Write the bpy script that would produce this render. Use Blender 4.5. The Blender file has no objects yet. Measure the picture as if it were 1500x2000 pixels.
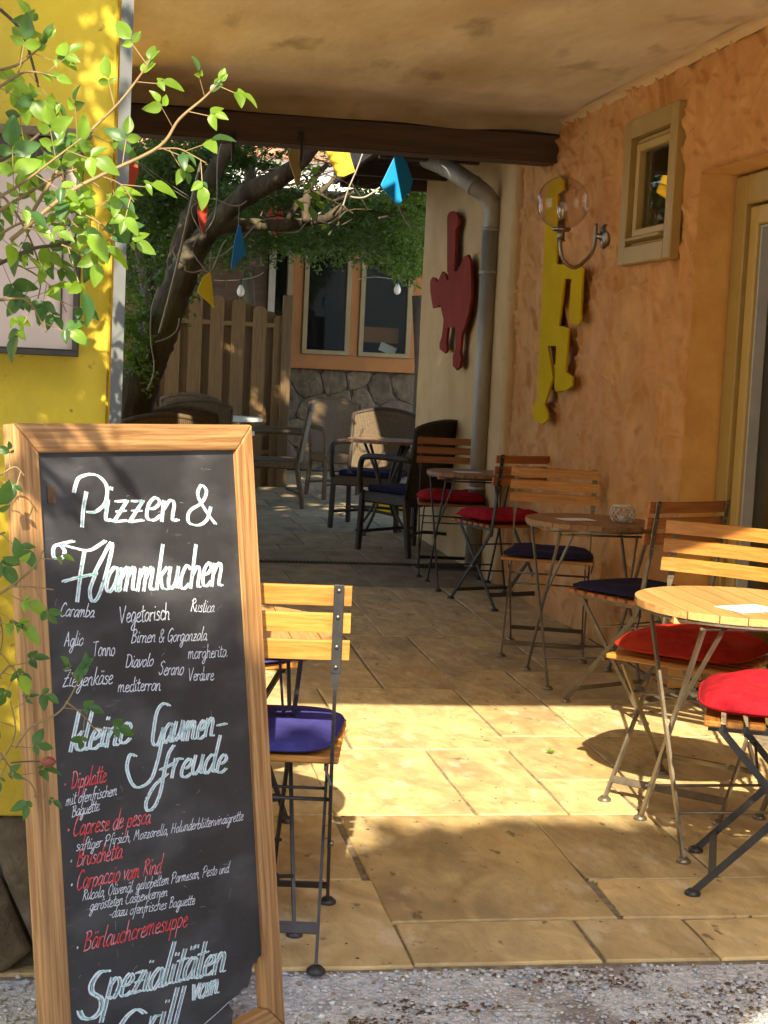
import bpy, math, random
import numpy as np
from mathutils import Vector, Matrix, Euler
random.seed(7); rng = np.random.default_rng(11)
scn = bpy.context.scene
COL = scn.collection
PI = math.pi
# ---------------------------------------------------------------- camera
F, YAW, PIT, ROL, CH = 3000.0, 0.174482, 0.098004, 0.047591, 1.32
fw = Vector((math.sin(YAW)*math.cos(PIT), math.cos(YAW)*math.cos(PIT), -math.sin(PIT)))
rt = Vector((math.cos(YAW), -math.sin(YAW), 0)); up = rt.cross(fw)
rt2 = rt*math.cos(ROL)+up*math.sin(ROL); up2 = up*math.cos(ROL)-rt*math.sin(ROL)
cd = bpy.data.cameras.new('camera'); cam = bpy.data.objects.new('camera', cd); COL.objects.link(cam)
M = Matrix((rt2, up2, -fw)).transposed().to_4x4(); M.translation = Vector((0, 0, CH)); cam.matrix_world = M
cd.sensor_fit = 'VERTICAL'; cd.sensor_height = 24; cd.lens = F/2000*24; cd.clip_start = .05; cd.clip_end = 600
scn.camera = cam
# ---------------------------------------------------------------- world, sun, exposure
SUN_EL, SUN_AZ = math.radians(36), math.radians(11)
w = bpy.data.worlds.new('World'); scn.world = w; w.use_nodes = True
nt = w.node_tree; bg = nt.nodes['Background']
sky = nt.nodes.new('ShaderNodeTexSky'); sky.sky_type = 'NISHITA'; sky.sun_disc = False
sky.sun_elevation = SUN_EL; sky.sun_rotation = PI+SUN_AZ; sky.dust_density = 2.0
nt.links.new(sky.outputs[0], bg.inputs[0]); bg.inputs[1].default_value = .15
sl = bpy.data.lights.new('sun', 'SUN'); sl.energy = 5.0; sl.angle = math.radians(.5); sl.color = (1, .88, .66)
so = bpy.data.objects.new('sun', sl); COL.objects.link(so)
travel = Vector((math.sin(SUN_AZ)*math.cos(SUN_EL), math.cos(SUN_AZ)*math.cos(SUN_EL), -math.sin(SUN_EL)))
so.rotation_euler = travel.to_track_quat('-Z', 'Y').to_euler(); so.location = (-4, -6, 12)
vs = scn.view_settings; vs.view_transform = 'Standard'; vs.look = 'None'; vs.gamma = 1; vs.exposure = 1.36
try: vs.use_curve_mapping = False
except Exception: pass
scn.cycles.max_bounces = 8; scn.cycles.diffuse_bounces = 5; scn.cycles.transparent_max_bounces = 12
# ---------------------------------------------------------------- helpers
def ray(x, y): return fw+rt2*((x-750)/F)-up2*((y-1000)/F)
def atY(x, y, Y): d = ray(x, y); return Vector((0, 0, CH))+d*(Y/d.y)
def atX(x, y, X): d = ray(x, y); return Vector((0, 0, CH))+d*(X/d.x)
def tag(o, label=None, cat=None, group=None, kind=None):
    if label: o['label'] = label
    if cat: o['category'] = cat
    if group: o['group'] = group
    if kind: o['kind'] = kind
    return o
def thing(name, label, cat, loc=(0, 0, 0), rz=0, group=None):
    o = bpy.data.objects.new(name, None); COL.objects.link(o); o.empty_display_size = .1
    o.location = loc; o.rotation_euler = (0, 0, rz)
    return tag(o, label, cat, group)
def copy_thing(root, loc, rz, label, group=None):
    def cp(o, par):
        c = o.copy(); COL.objects.link(c)
        if par: c.parent = par
        for ch in o.children: cp(ch, c)
        return c
    r = cp(root, None); r.location = loc; r.rotation_euler = (0, 0, rz); r['label'] = label
    if group: r['group'] = group
    return r
class MB:
    def __init__(s): s.v = []; s.f = []
    def add(s, vs, fs):
        n = len(s.v); s.v += [tuple(v) for v in vs]; s.f += [tuple(i+n for i in f) for f in fs]; return s
    def box(s, c, d, rot=None, bev=0):
        x, y, z = d[0]/2, d[1]/2, d[2]/2; c = Vector(c)
        R = rot.to_matrix() if isinstance(rot, Euler) else rot
        if bev <= 0:
            P = [Vector((a*x, b*y, e*z)) for a in (-1, 1) for b in (-1, 1) for e in (-1, 1)]
            Fc = [(0, 1, 3, 2), (4, 6, 7, 5), (0, 4, 5, 1), (2, 3, 7, 6), (0, 2, 6, 4), (1, 5, 7, 3)]
        else:
            b_ = min(bev, x*.49, y*.49, z*.49)
            P = []; idx = {}
            for a in (-1, 1):
                for b in (-1, 1):
                    for e in (-1, 1):
                        for k in range(3):
                            q = [a*(x-b_), b*(y-b_), e*(z-b_)]; q[k] = (a*x, b*y, e*z)[k]
                            idx[a, b, e, k] = len(P); P.append(Vector(q))
            I = lambda a, b, e, k: idx[a, b, e, k]
            Fc = []
            for e in (-1, 1):
                Fc.append([I(*t, 0) for t in ((e, -1, -1), (e, 1, -1), (e, 1, 1), (e, -1, 1))])
                Fc.append([I(*t, 1) for t in ((-1, e, -1), (1, e, -1), (1, e, 1), (-1, e, 1))])
                Fc.append([I(*t, 2) for t in ((-1, -1, e), (1, -1, e), (1, 1, e), (-1, 1, e))])
            for a in (-1, 1):
                for b in (-1, 1):
                    Fc.append([I(a, b, -1, 0), I(a, b, -1, 1), I(a, b, 1, 1), I(a, b, 1, 0)])
                    Fc.append([I(a, -1, b, 0), I(a, -1, b, 2), I(a, 1, b, 2), I(a, 1, b, 0)])
                    Fc.append([I(-1, a, b, 1), I(-1, a, b, 2), I(1, a, b, 2), I(1, a, b, 1)])
                    for e in (-1, 1): Fc.append([I(a, b, e, 0), I(a, b, e, 1), I(a, b, e, 2)])
        if R is not None: P = [R @ p for p in P]
        return s.add([p+c for p in P], Fc)
    def bar(s, p0, p1, wd, th, side=(1, 0, 0), bev=0):
        p0, p1 = Vector(p0), Vector(p1); d = (p1-p0); L = d.length; d.normalize()
        sx = Vector(side); sx = (sx-d*sx.dot(d)).normalized(); sy = d.cross(sx)
        R = Matrix((sx, sy, d)).transposed()
        return s.box((p0+p1)/2, (wd, th, L), R, bev)
    def tube(s, pts, r, n=8, cap=True):
        pts = [Vector(p) for p in pts]; rs = r if isinstance(r, (list, tuple)) else [r]*len(pts)
        base = len(s.v); ref = None
        for i, p in enumerate(pts):
            d = (pts[min(i+1, len(pts)-1)]-pts[max(i-1, 0)]).normalized()
            if ref is None:
                ref = d.orthogonal().normalized()
            ref = (ref-d*ref.dot(d)).normalized(); b = d.cross(ref)
            for k in range(n):
                a = 2*PI*k/n; s.v.append(tuple(p+(ref*math.cos(a)+b*math.sin(a))*rs[i]))
        for i in range(len(pts)-1):
            for k in range(n):
                a = base+i*n+k; b = base+i*n+(k+1) % n
                s.f.append((a, b, b+n, a+n))
        if cap:
            s.f.append(tuple(base+k for k in range(n))[::-1]); e = base+(len(pts)-1)*n
            s.f.append(tuple(e+k for k in range(n)))
        return s
    def lathe(s, prof, c=(0, 0, 0), n=16, R=None):
        base = len(s.v); c = Vector(c)
        for (r, z) in prof:
            for k in range(n):
                a = 2*PI*k/n; p = Vector((r*math.cos(a), r*math.sin(a), z))
                if R is not None: p = R @ p
                s.v.append(tuple(p+c))
        for i in range(len(prof)-1):
            for k in range(n):
                a = base+i*n+k; b = base+i*n+(k+1) % n; s.f.append((a, b, b+n, a+n))
        s.f.append(tuple(base+k for k in range(n))[::-1]); e = base+(len(prof)-1)*n
        s.f.append(tuple(e+k for k in range(n)))
        return s
    def prism(s, poly, ext):
        """poly: 3D points, ext: extrusion vector"""
        n = len(poly); ext = Vector(ext); P = [Vector(p) for p in poly]
        return s.add(P+[p+ext for p in P], [tuple(range(n))[::-1], tuple(range(n, 2*n))]+[(i, (i+1) % n, n+(i+1) % n, n+i) for i in range(n)])
    def build(s, name, mat, parent=None, smooth=False, loc=None):
        me = bpy.data.meshes.new(name); me.from_pydata(s.v, [], s.f)
        if smooth: me.polygons.foreach_set('use_smooth', [True]*len(me.polygons))
        me.update()
        o = bpy.data.objects.new(name, me); COL.objects.link(o)
        if mat: me.materials.append(mat)
        if parent: o.parent = parent
        if loc is not None: o.location = loc
        return o
def np_mesh(name, V, Fq, mat, parent=None, smooth=False):
    """V (n,3); Fq (m,k) equal sized faces"""
    me = bpy.data.meshes.new(name); k = Fq.shape[1]
    me.vertices.add(len(V)); me.vertices.foreach_set('co', np.ascontiguousarray(V, dtype=np.float32).ravel())
    me.loops.add(Fq.size); me.loops.foreach_set('vertex_index', np.ascontiguousarray(Fq, dtype=np.int32).ravel())
    me.polygons.add(len(Fq)); me.polygons.foreach_set('loop_start', np.arange(0, Fq.size, k, dtype=np.int32))
    me.polygons.foreach_set('loop_total', np.full(len(Fq), k, dtype=np.int32))
    if smooth: me.polygons.foreach_set('use_smooth', np.ones(len(Fq), dtype=bool))
    me.update(calc_edges=True); me.validate()
    o = bpy.data.objects.new(name, me); COL.objects.link(o)
    if mat: me.materials.append(mat)
    if parent: o.parent = parent
    return o
def smooth_pts(P, k=5):
    P = [Vector(p) for p in P]
    if len(P) < 3: return P
    out = []
    for i in range(len(P)-1):
        a, b, c, d = P[max(i-1, 0)], P[i], P[i+1], P[min(i+2, len(P)-1)]
        for j in range(k):
            t = j/k
            out.append(.5*((2*b)+(c-a)*t+(2*a-5*b+4*c-d)*t*t+(3*b-a-3*c+d)*t**3))
    out.append(P[-1]); return out
# ---------------------------------------------------------------- materials
def srgb(h):
    c = [int(h[i:i+2], 16)/255 for i in (0, 2, 4)]
    return tuple((x/12.92 if x < .04045 else ((x+.055)/1.055)**2.4) for x in c)+(1,)
def nmat(name, c1, c2=None, rough=.6, scale=6, stretch=(1, 1, 1), metal=0, bump=0, bscale=40, coords='Object', detail=6, contrast=(.35, .65), spec=.5, rnd=0, transl=None, extra=None, dist=0, bstretch=None, sheen=0):
    m = bpy.data.materials.new(name); m.use_nodes = True; t = m.node_tree; N = t.nodes; L = t.links
    b = N['Principled BSDF']; b.inputs['Roughness'].default_value = rough; b.inputs['Metallic'].default_value = metal
    b.inputs['Specular IOR Level'].default_value = spec
    if sheen: b.inputs['Sheen Weight'].default_value = sheen
    tc = N.new('ShaderNodeTexCoord'); mp = N.new('ShaderNodeMapping'); L.new(tc.outputs[coords], mp.inputs[0])
    mp.inputs['Scale'].default_value = stretch
    oi = N.new('ShaderNodeObjectInfo')
    cm = N.new('ShaderNodeVectorMath'); cm.operation = 'SCALE'; cv = N.new('ShaderNodeCombineXYZ')
    for i in range(3): L.new(oi.outputs['Random'], cv.inputs[i])
    L.new(cv.outputs[0], cm.inputs[0]); cm.inputs['Scale'].default_value = 37 if coords == 'Object' else 0
    L.new(cm.outputs[0], mp.inputs['Location'])
    col = None
    if c2 is not None:
        nz = N.new('ShaderNodeTexNoise'); nz.inputs['Scale'].default_value = scale; nz.inputs['Detail'].default_value = detail; nz.inputs['Distortion'].default_value = dist
        nz.inputs['Roughness'].default_value = .62
        L.new(mp.outputs[0], nz.inputs[0])
        cr = N.new('ShaderNodeValToRGB'); L.new(nz.outputs['Fac'], cr.inputs[0])
        cr.color_ramp.elements[0].position = contrast[0]; cr.color_ramp.elements[1].position = contrast[1]
        cr.color_ramp.elements[0].color = c1; cr.color_ramp.elements[1].color = c2
        col = cr.outputs[0]
    else:
        rgb = N.new('ShaderNodeRGB'); rgb.outputs[0].default_value = c1; col = rgb.outputs[0]
    if extra: col = extra(N, L, mp.outputs[0], col, tc, b)
    if rnd:
        hs = N.new('ShaderNodeHueSaturation'); L.new(col, hs.inputs['Color'])
        mr = N.new('ShaderNodeMapRange'); L.new(oi.outputs['Random'], mr.inputs[0]); mr.inputs[3].default_value = 1-rnd; mr.inputs[4].default_value = 1+rnd
        L.new(mr.outputs[0], hs.inputs['Value']); col = hs.outputs[0]
    L.new(col, b.inputs['Base Color'])
    if bump:
        n2 = N.new('ShaderNodeTexNoise'); n2.inputs['Scale'].default_value = bscale; n2.inputs['Detail'].default_value = 8
        if bstretch:
            m2 = N.new('ShaderNodeMapping'); L.new(tc.outputs[coords], m2.inputs[0]); m2.inputs['Scale'].default_value = bstretch; L.new(m2.outputs[0], n2.inputs[0])
        else: L.new(mp.outputs[0], n2.inputs[0])
        bp = N.new('ShaderNodeBump'); bp.inputs['Strength'].default_value = 1; bp.inputs['Distance'].default_value = bump
        L.new(n2.outputs['Fac'], bp.inputs['Height']); L.new(bp.outputs[0], b.inputs['Normal'])
    if transl:
        tb = N.new('ShaderNodeBsdfTranslucent'); tb.inputs[0].default_value = transl
        mx = N.new('ShaderNodeMixShader'); mx.inputs[0].default_value = .42
        L.new(b.outputs[0], mx.inputs[1]); L.new(tb.outputs[0], mx.inputs[2]); L.new(mx.outputs[0], N['Material Output'].inputs[0])
    return m
def mixin(N, L, vec, col, c, scale, lo, hi, amt=1, stretch=None, detail=8):
    n = N.new('ShaderNodeTexNoise'); n.inputs['Scale'].default_value = scale; n.inputs['Detail'].default_value = detail
    if stretch:
        m = N.new('ShaderNodeMapping'); m.inputs['Scale'].default_value = stretch; L.new(vec, m.inputs[0]); vec = m.outputs[0]
    L.new(vec, n.inputs[0]); r = N.new('ShaderNodeMapRange'); L.new(n.outputs['Fac'], r.inputs[0])
    r.inputs[1].default_value = lo; r.inputs[2].default_value = hi; r.inputs[4].default_value = amt
    x = N.new('ShaderNodeMix'); x.data_type = 'RGBA'; L.new(r.outputs[0], x.inputs[0]); L.new(col, x.inputs[6]); x.inputs[7].default_value = c
    return x.outputs[2]
C = lambda r, g, b: (r, g, b, 1)
def ex_yellow(N, L, v, col, tc, b):
    col = mixin(N, L, v, col, C(.38, .28, .035), 3.2, .48, .70, .7, (1, 1, .6))
    return mixin(N, L, v, col, C(.14, .10, .03), 30, .68, .74, .8)
MAT = {}
MAT['yellow_wall'] = nmat('yellow_render', C(.58, .40, .022), C(.70, .50, .035), .85, 3, bump=.003, bscale=45, extra=ex_yellow, coords='Generated' and 'Object')
def ex_orange(N, L, v, col, tc, b):
    col = mixin(N, L, v, col, C(.50, .215, .065), 1.6, .48, .74, .7)
    return mixin(N, L, v, col, C(.72, .40, .14), 3.5, .58, .8, .5)
MAT['orange_wall'] = nmat('orange_trowelled_render', C(.47, .215, .062), C(.60, .30, .10), .9, 6, bump=.010, bscale=16, extra=ex_orange)
MAT['reveal'] = nmat('smooth_orange_render', C(.62, .31, .08), C(.72, .40, .115), .88, 6, bump=.002, bscale=45)
MAT['cream_wall'] = nmat('cream_render', C(.52, .33, .15), C(.62, .42, .20), .9, 2.5, bump=.003, bscale=30, extra=lambda N, L, v, col, tc, b: mixin(N, L, v, col, C(.30, .20, .10), 24, .66, .74, .6))
def ex_ceil(N, L, v, col, tc, b):
    col = mixin(N, L, v, col, C(.46, .31, .15), 1.4, .46, .68, .85, (1, .9, 1))
    col = mixin(N, L, v, col, C(.74, .56, .32), 1.6, .60, .64, .4, (1, 1, 1), 3)
    col = mixin(N, L, v, col, C(.22, .14, .07), 5, .62, .76, .6, (1, 1, 1))
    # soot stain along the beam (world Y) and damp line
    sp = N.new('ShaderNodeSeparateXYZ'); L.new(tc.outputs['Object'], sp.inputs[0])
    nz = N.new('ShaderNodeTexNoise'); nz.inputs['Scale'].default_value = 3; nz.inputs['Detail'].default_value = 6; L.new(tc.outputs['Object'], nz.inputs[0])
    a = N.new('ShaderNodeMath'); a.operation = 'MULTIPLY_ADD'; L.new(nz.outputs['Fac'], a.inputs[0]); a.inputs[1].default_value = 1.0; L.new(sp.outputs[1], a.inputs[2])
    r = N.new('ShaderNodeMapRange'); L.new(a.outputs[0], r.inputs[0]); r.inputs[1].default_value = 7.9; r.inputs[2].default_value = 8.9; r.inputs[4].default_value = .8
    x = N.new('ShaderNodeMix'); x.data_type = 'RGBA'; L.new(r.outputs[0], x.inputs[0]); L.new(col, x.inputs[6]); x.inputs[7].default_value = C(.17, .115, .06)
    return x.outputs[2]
MAT['ceiling'] = nmat('stained_ceiling_plaster', C(.70, .56, .36), C(.84, .72, .52), .9, 3.5, (1, .4, 1), bump=.0025, bscale=22, extra=ex_ceil)
MAT['cove'] = nmat('pale_cove_plaster', C(.58, .38, .17), C(.66, .46, .24), .9, 5, bump=.002, bscale=30)
MAT['beam'] = nmat('dark_brown_beam', C(.050, .026, .013), C(.085, .045, .022), .6, 8, (.3, 3, 3), bump=.001, bscale=30)
def ex_slab(N, L, v, col, tc, b):
    col = mixin(N, L, v, col, C(.28, .205, .11), 4.0, .50, .68, .7)
    col = mixin(N, L, v, col, C(.72, .46, .15), 2.3, .54, .74, .45)
    col = mixin(N, L, v, col, C(.74, .62, .42), 13, .58, .70, .5)
    return mixin(N, L, v, col, C(.11, .08, .05), 20, .66, .72, .8, (1, 1.0, 1))
MAT['slab'] = nmat('yellow_sandstone', C(.42, .30, .135), C(.68, .505, .235), .66, 8, (1, .55, 1), bump=.016, bscale=12, extra=ex_slab, rnd=.16, dist=.8)
MAT['slab_shade'] = nmat('shade_toned_sandstone', C(.22, .16, .08), C(.36, .27, .145), .7, 8, (1, .55, 1), bump=.012, bscale=12, rnd=.2, extra=lambda N, L, v, col, tc, b: mixin(N, L, v, col, C(.12, .085, .045), 5, .5, .7, .6))  # same paving, with the courtyard shade put into a darker brown colour
MAT['grout'] = nmat('grey_joint_mortar', C(.13, .10, .06), C(.30, .24, .16), .95, 30, bump=.006, bscale=60)
MAT['gravel_base'] = nmat('gravel_bed', C(.52, .52, .51), C(.80, .79, .77), .95, 55, bump=.012, bscale=90, extra=lambda N, L, v, col, tc, b: mixin(N, L, v, col, C(.20, .13, .09), 5, .56, .66, .7))
MAT['pebble'] = [nmat('pebble_%s' % n, c, c2, .8, 20, rnd=.3) for n, c, c2 in (('grey', C(.52, .51, .50), C(.70, .69, .67)), ('blue_grey', C(.32, .36, .40), C(.50, .54, .58)), ('pale', C(.74, .72, .68), C(.84, .83, .80)), ('tan', C(.36, .26, .15), C(.5, .38, .24)))]
MAT['debris'] = nmat('dry_brown_litter', C(.07, .035, .018), C(.16, .09, .045), .9, 20)
MAT['grey_strip'] = nmat('grey_metal_strip', C(.085, .09, .09), C(.12, .125, .125), .55, 8)
def wood(name, a, b, rough=.45, axis=0, scale=5, bump=.0006, rnd=.12, ex=None):
    st = [42, 42, 42]; st[axis] = 1.4
    return nmat(name, a, b, rough, scale, tuple(st), bump=bump, bscale=5, rnd=rnd, dist=.5, contrast=(.34, .66), extra=ex)
MAT['slat_x'] = wood('oiled_acacia_slat', C(.36, .14, .025), C(.56, .25, .05), .38, 0, 2.5)
MAT['slat_dark'] = wood('reddish_brown_slat', C(.26, .085, .025), C(.40, .15, .045), .42, 0, 2.5)
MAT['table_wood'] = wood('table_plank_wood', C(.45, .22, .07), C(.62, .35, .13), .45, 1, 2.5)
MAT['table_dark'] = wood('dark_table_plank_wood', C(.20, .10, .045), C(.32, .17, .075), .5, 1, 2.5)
gx = lambda N, L, v, col, tc, b: mixin(N, L, v, col, C(.16, .075, .025), 1.0, .58, .72, .6, (1, 1, 1))
MAT['rail_x'] = wood('weathered_oak_rail_x', C(.24, .11, .035), C(.50, .28, .11), .55, 0, 3, .0012, .03, gx)
MAT['rail_z'] = wood('weathered_oak_rail_z', C(.24, .11, .035), C(.50, .28, .11), .55, 2, 3, .0012, .03, gx)
MAT['fence'] = wood('fence_board_wood', C(.085, .045, .012), C(.155, .088, .026), .7, 2, 2.5, .001, .2)
MAT['steel_black'] = nmat('black_powder_coated_steel', C(.035, .034, .036), C(.055, .052, .05), .42, 30, metal=.3, bump=.0003, bscale=200)
MAT['steel_brown'] = nmat('worn_brownish_steel', C(.15, .125, .09), C(.24, .20, .145), .34, 20, metal=.6)
MAT['galv'] = nmat('zinc_pipe', C(.30, .265, .215), C(.42, .375, .31), .58, 7, (1, 1, .4), metal=.45, bump=.0004, bscale=30)
MAT['brushed'] = nmat('brushed_steel', C(.24, .205, .17), C(.32, .28, .23), .32, 60, metal=1)
MAT['iron'] = nmat('dark_iron', C(.03, .025, .02), C(.05, .04, .03), .6, 20, metal=.4)
MAT['cush_blue'] = nmat('blue_cotton_cushion', C(.045, .040, .19), C(.062, .056, .25), .9, 30, bump=.0008, bscale=300, spec=.2, extra=lambda N, L, v, col, tc, b: mixin(N, L, v, col, C(.07, .06, .20), 4, .5, .75, .6))
MAT['cush_navy'] = nmat('navy_cushion', C(.014, .013, .036), C(.022, .020, .055), .9, 30, bump=.0008, bscale=300, spec=.15)
MAT['cush_red'] = nmat('red_cushion', C(.27, .008, .014), C(.40, .014, .024), .9, 25, bump=.004, bscale=70, spec=.1, extra=lambda N, L, v, col, tc, b: mixin(N, L, v, col, C(.52, .03, .02), 5, .5, .75, .5))
MAT['cush_redor'] = nmat('orange_red_cushion', C(.30, .015, .008), C(.44, .030, .014), .9, 25, bump=.004, bscale=70, spec=.1, extra=lambda N, L, v, col, tc, b: mixin(N, L, v, col, C(.55, .09, .03), 5, .5, .75, .5))
def weave(N, L, v, col, tc, b):
    wv = N.new('ShaderNodeTexWave'); wv.bands_direction = 'X'; wv.inputs['Scale'].default_value = 26; wv.inputs['Distortion'].default_value = 1.5
    L.new(tc.outputs['Object'], wv.inputs[0])
    x = N.new('ShaderNodeMix'); x.data_type = 'RGBA'; x.blend_type = 'MULTIPLY'; x.inputs[0].default_value = .6; L.new(col, x.inputs[6]); L.new(wv.outputs[0], x.inputs[7])
    return x.outputs[2]
MAT['wicker_tan'] = nmat('tan_wicker', C(.11, .068, .03), C(.18, .118, .055), .7, 30, (1, 1, 3), bump=.002, bscale=90, extra=weave)
MAT['wicker_dark'] = nmat('dark_brown_wicker', C(.035, .024, .015), C(.075, .052, .032), .65, 30, (1, 1, 3), bump=.002, bscale=90, extra=weave)
MAT['wicker_gold'] = nmat('golden_wicker', C(.095, .055, .02), C(.15, .092, .036), .65, 30, (1, 1, 3), bump=.002, bscale=90, extra=weave)
MAT['seat_rail'] = nmat('olive_brown_frame', C(.065, .042, .02), C(.11, .075, .038), .7, 20)
MAT['white_top'] = nmat('white_table_top', C(.62, .60, .50), C(.7, .68, .58), .45, 6)
MAT['paper'] = nmat('white_card', C(.75, .74, .72), C(.82, .82, .8), .6, 8)
MAT['red_paint'] = nmat('dull_red_painted_board', C(.21, .026, .014), C(.27, .038, .02), .75, 5, bump=.001, bscale=20, spec=.1)
MAT['yel_paint'] = nmat('yellow_painted_board', C(.48, .31, .0), C(.56, .37, .0), .8, 4, bump=.0012, bscale=9, spec=.08)
MAT['trim'] = nmat('ochre_painted_window_frame', C(.33, .215, .055), C(.38, .25, .07), .45, 5)
MAT['trim_in'] = nmat('pale_ochre_sash', C(.42, .28, .085), C(.47, .32, .10), .4, 5)
MAT['wtrim'] = nmat('olive_cream_window_frame', C(.20, .15, .065), C(.25, .19, .09), .6, 5)
MAT['wood_orange'] = nmat('orange_painted_timber_wall', C(.27, .105, .022), C(.33, .13, .03), .7, 4)
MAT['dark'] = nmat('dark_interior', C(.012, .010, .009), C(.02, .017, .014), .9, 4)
MAT['curtain'] = nmat('brown_curtain', C(.16, .085, .055), C(.22, .12, .08), .85, 4, (20, 20, 1))
MAT['seal'] = nmat('grey_rubber_seal', C(.34, .33, .31), C(.4, .39, .37), .5, 10)
def glassmat(name, tint, rough=.02, mix=.12):
    m = bpy.data.materials.new(name); m.use_nodes = True; N = m.node_tree.nodes; L = m.node_tree.links; N.remove(N['Principled BSDF'])
    g = N.new('ShaderNodeBsdfGlossy'); g.inputs['Roughness'].default_value = rough
    t = N.new('ShaderNodeBsdfTransparent'); t.inputs[0].default_value = tint
    lw = N.new('ShaderNodeLayerWeight'); f = N.new('ShaderNodeMath'); f.operation = 'POWER'; L.new(lw.outputs['Facing'], f.inputs[0]); f.inputs[1].default_value = 4
    a = N.new('ShaderNodeMath'); a.operation = 'MULTIPLY_ADD'; L.new(f.outputs[0], a.inputs[0]); a.inputs[1].default_value = 1; a.inputs[2].default_value = mix
    x = N.new('ShaderNodeMixShader'); L.new(a.outputs[0], x.inputs[0]); L.new(t.outputs[0], x.inputs[1]); L.new(g.outputs[0], x.inputs[2]); L.new(x.outputs[0], N['Material Output'].inputs[0])
    return m
MAT['glass'] = glassmat('window_glass', C(.75, .78, .75), .01, .02)
MAT['globe'] = glassmat('clear_globe_glass', C(.93, .88, .84), .02, .05)
def ex_chalk(N, L, v, col, tc, b):
    col = mixin(N, L, v, col, C(.105, .105, .11), 5, .48, .70, .55, (1, 1, 2))
    col = mixin(N, L, v, col, C(.16, .16, .17), 22, .66, .80, .4, (1, 1, 5))
    return col
MAT['chalkboard'] = nmat('blackboard_surface', C(.022, .023, .025), C(.034, .035, .038), .55, 6, bump=.0004, bscale=60, extra=ex_chalk)
def ex_worn(N, L, v, col, tc, b): return mixin(N, L, v, col, C(.06, .065, .07), 160, .60, .68, .75)
MAT['chalk_white'] = nmat('white_chalk', C(.62, .65, .72), C(.80, .82, .88), .9, 90, extra=ex_worn)
MAT['chalk_teal'] = nmat('teal_chalk', C(.10, .50, .40), C(.42, .78, .72), .9, 50, extra=ex_worn)
MAT['chalk_red'] = nmat('red_chalk', C(.72, .05, .06), C(.80, .42, .45), .9, 45, contrast=(.45, .7), extra=ex_worn)
MAT['stone'] = nmat('grey_field_stone', C(.085, .062, .036), C(.17, .13, .08), .95, 9, bump=.05, bscale=9, rnd=.3, extra=lambda N, L, v, col, tc, b: mixin(N, L, v, col, C(.14, .09, .07), 3, .5, .7, .6))
MAT['mortar'] = nmat('dark_mortar', C(.06, .052, .038), C(.12, .105, .08), .95, 14, bump=.01, bscale=25)
MAT['bark'] = nmat('rough_bark', C(.035, .026, .017), C(.105, .078, .050), .95, 9, (1, 1, .45), bump=.03, bscale=16, bstretch=(1, 1, .3), extra=lambda N, L, v, col, tc, b: mixin(N, L, v, col, C(.13, .14, .06), 3, .5, .75, .5))
MAT['twig'] = nmat('reddish_stem', C(.19, .11, .045), C(.26, .18, .07), .6, 20)
MAT['twig_dark'] = nmat('dark_stem', C(.055, .035, .022), C(.09, .06, .035), .7, 20)
def leafmat(name, a, b, tr, rnd=.25, rough=.38):
    return nmat(name, a, b, rough, 12, rnd=rnd, transl=tr)
MAT['rose'] = leafmat('rose_leaf', C(.11, .21, .020), C(.20, .34, .035), C(.34, .58, .03))
MAT['rose2'] = leafmat('dark_rose_leaf', C(.035, .10, .03), C(.08, .17, .045), C(.12, .28, .03))
MAT['leaf'] = leafmat('dark_tree_leaf', C(.035, .065, .014), C(.075, .125, .022), C(.10, .19, .015), rough=.5)
MAT['leaf2'] = leafmat('mid_tree_leaf', C(.06, .115, .018), C(.12, .20, .03), C(.17, .30, .02), rough=.5)
MAT['bud'] = nmat('dark_red_bud', C(.16, .02, .02), C(.22, .05, .03), .5, 20)
MAT['cable'] = nmat('pale_cable', C(.26, .23, .18), C(.36, .33, .27), .6, 10)
MAT['mat'] = nmat('dark_rubber', C(.06, .052, .04), C(.10, .088, .07), .8, 40)
MAT['case'] = nmat('black_brown_case_frame', C(.022, .018, .014), C(.05, .04, .032), .5, 10)
MAT['case_lid'] = nmat('brown_weathered_lid', C(.11, .075, .04), C(.22, .16, .10), .7, 8, (1, 5, 1))
MAT['case_panel'] = nmat('beige_card_panel', C(.50, .38, .32), C(.56, .43, .37), .7, 4)
MAT['roof_tile'] = nmat('red_roof_tile', C(.30, .10, .06), C(.42, .17, .10), .8, 6)
MAT['white_wall'] = nmat('white_house_render', C(.62, .60, .56), C(.72, .70, .66), .9, 3)
print('materials done')
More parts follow.
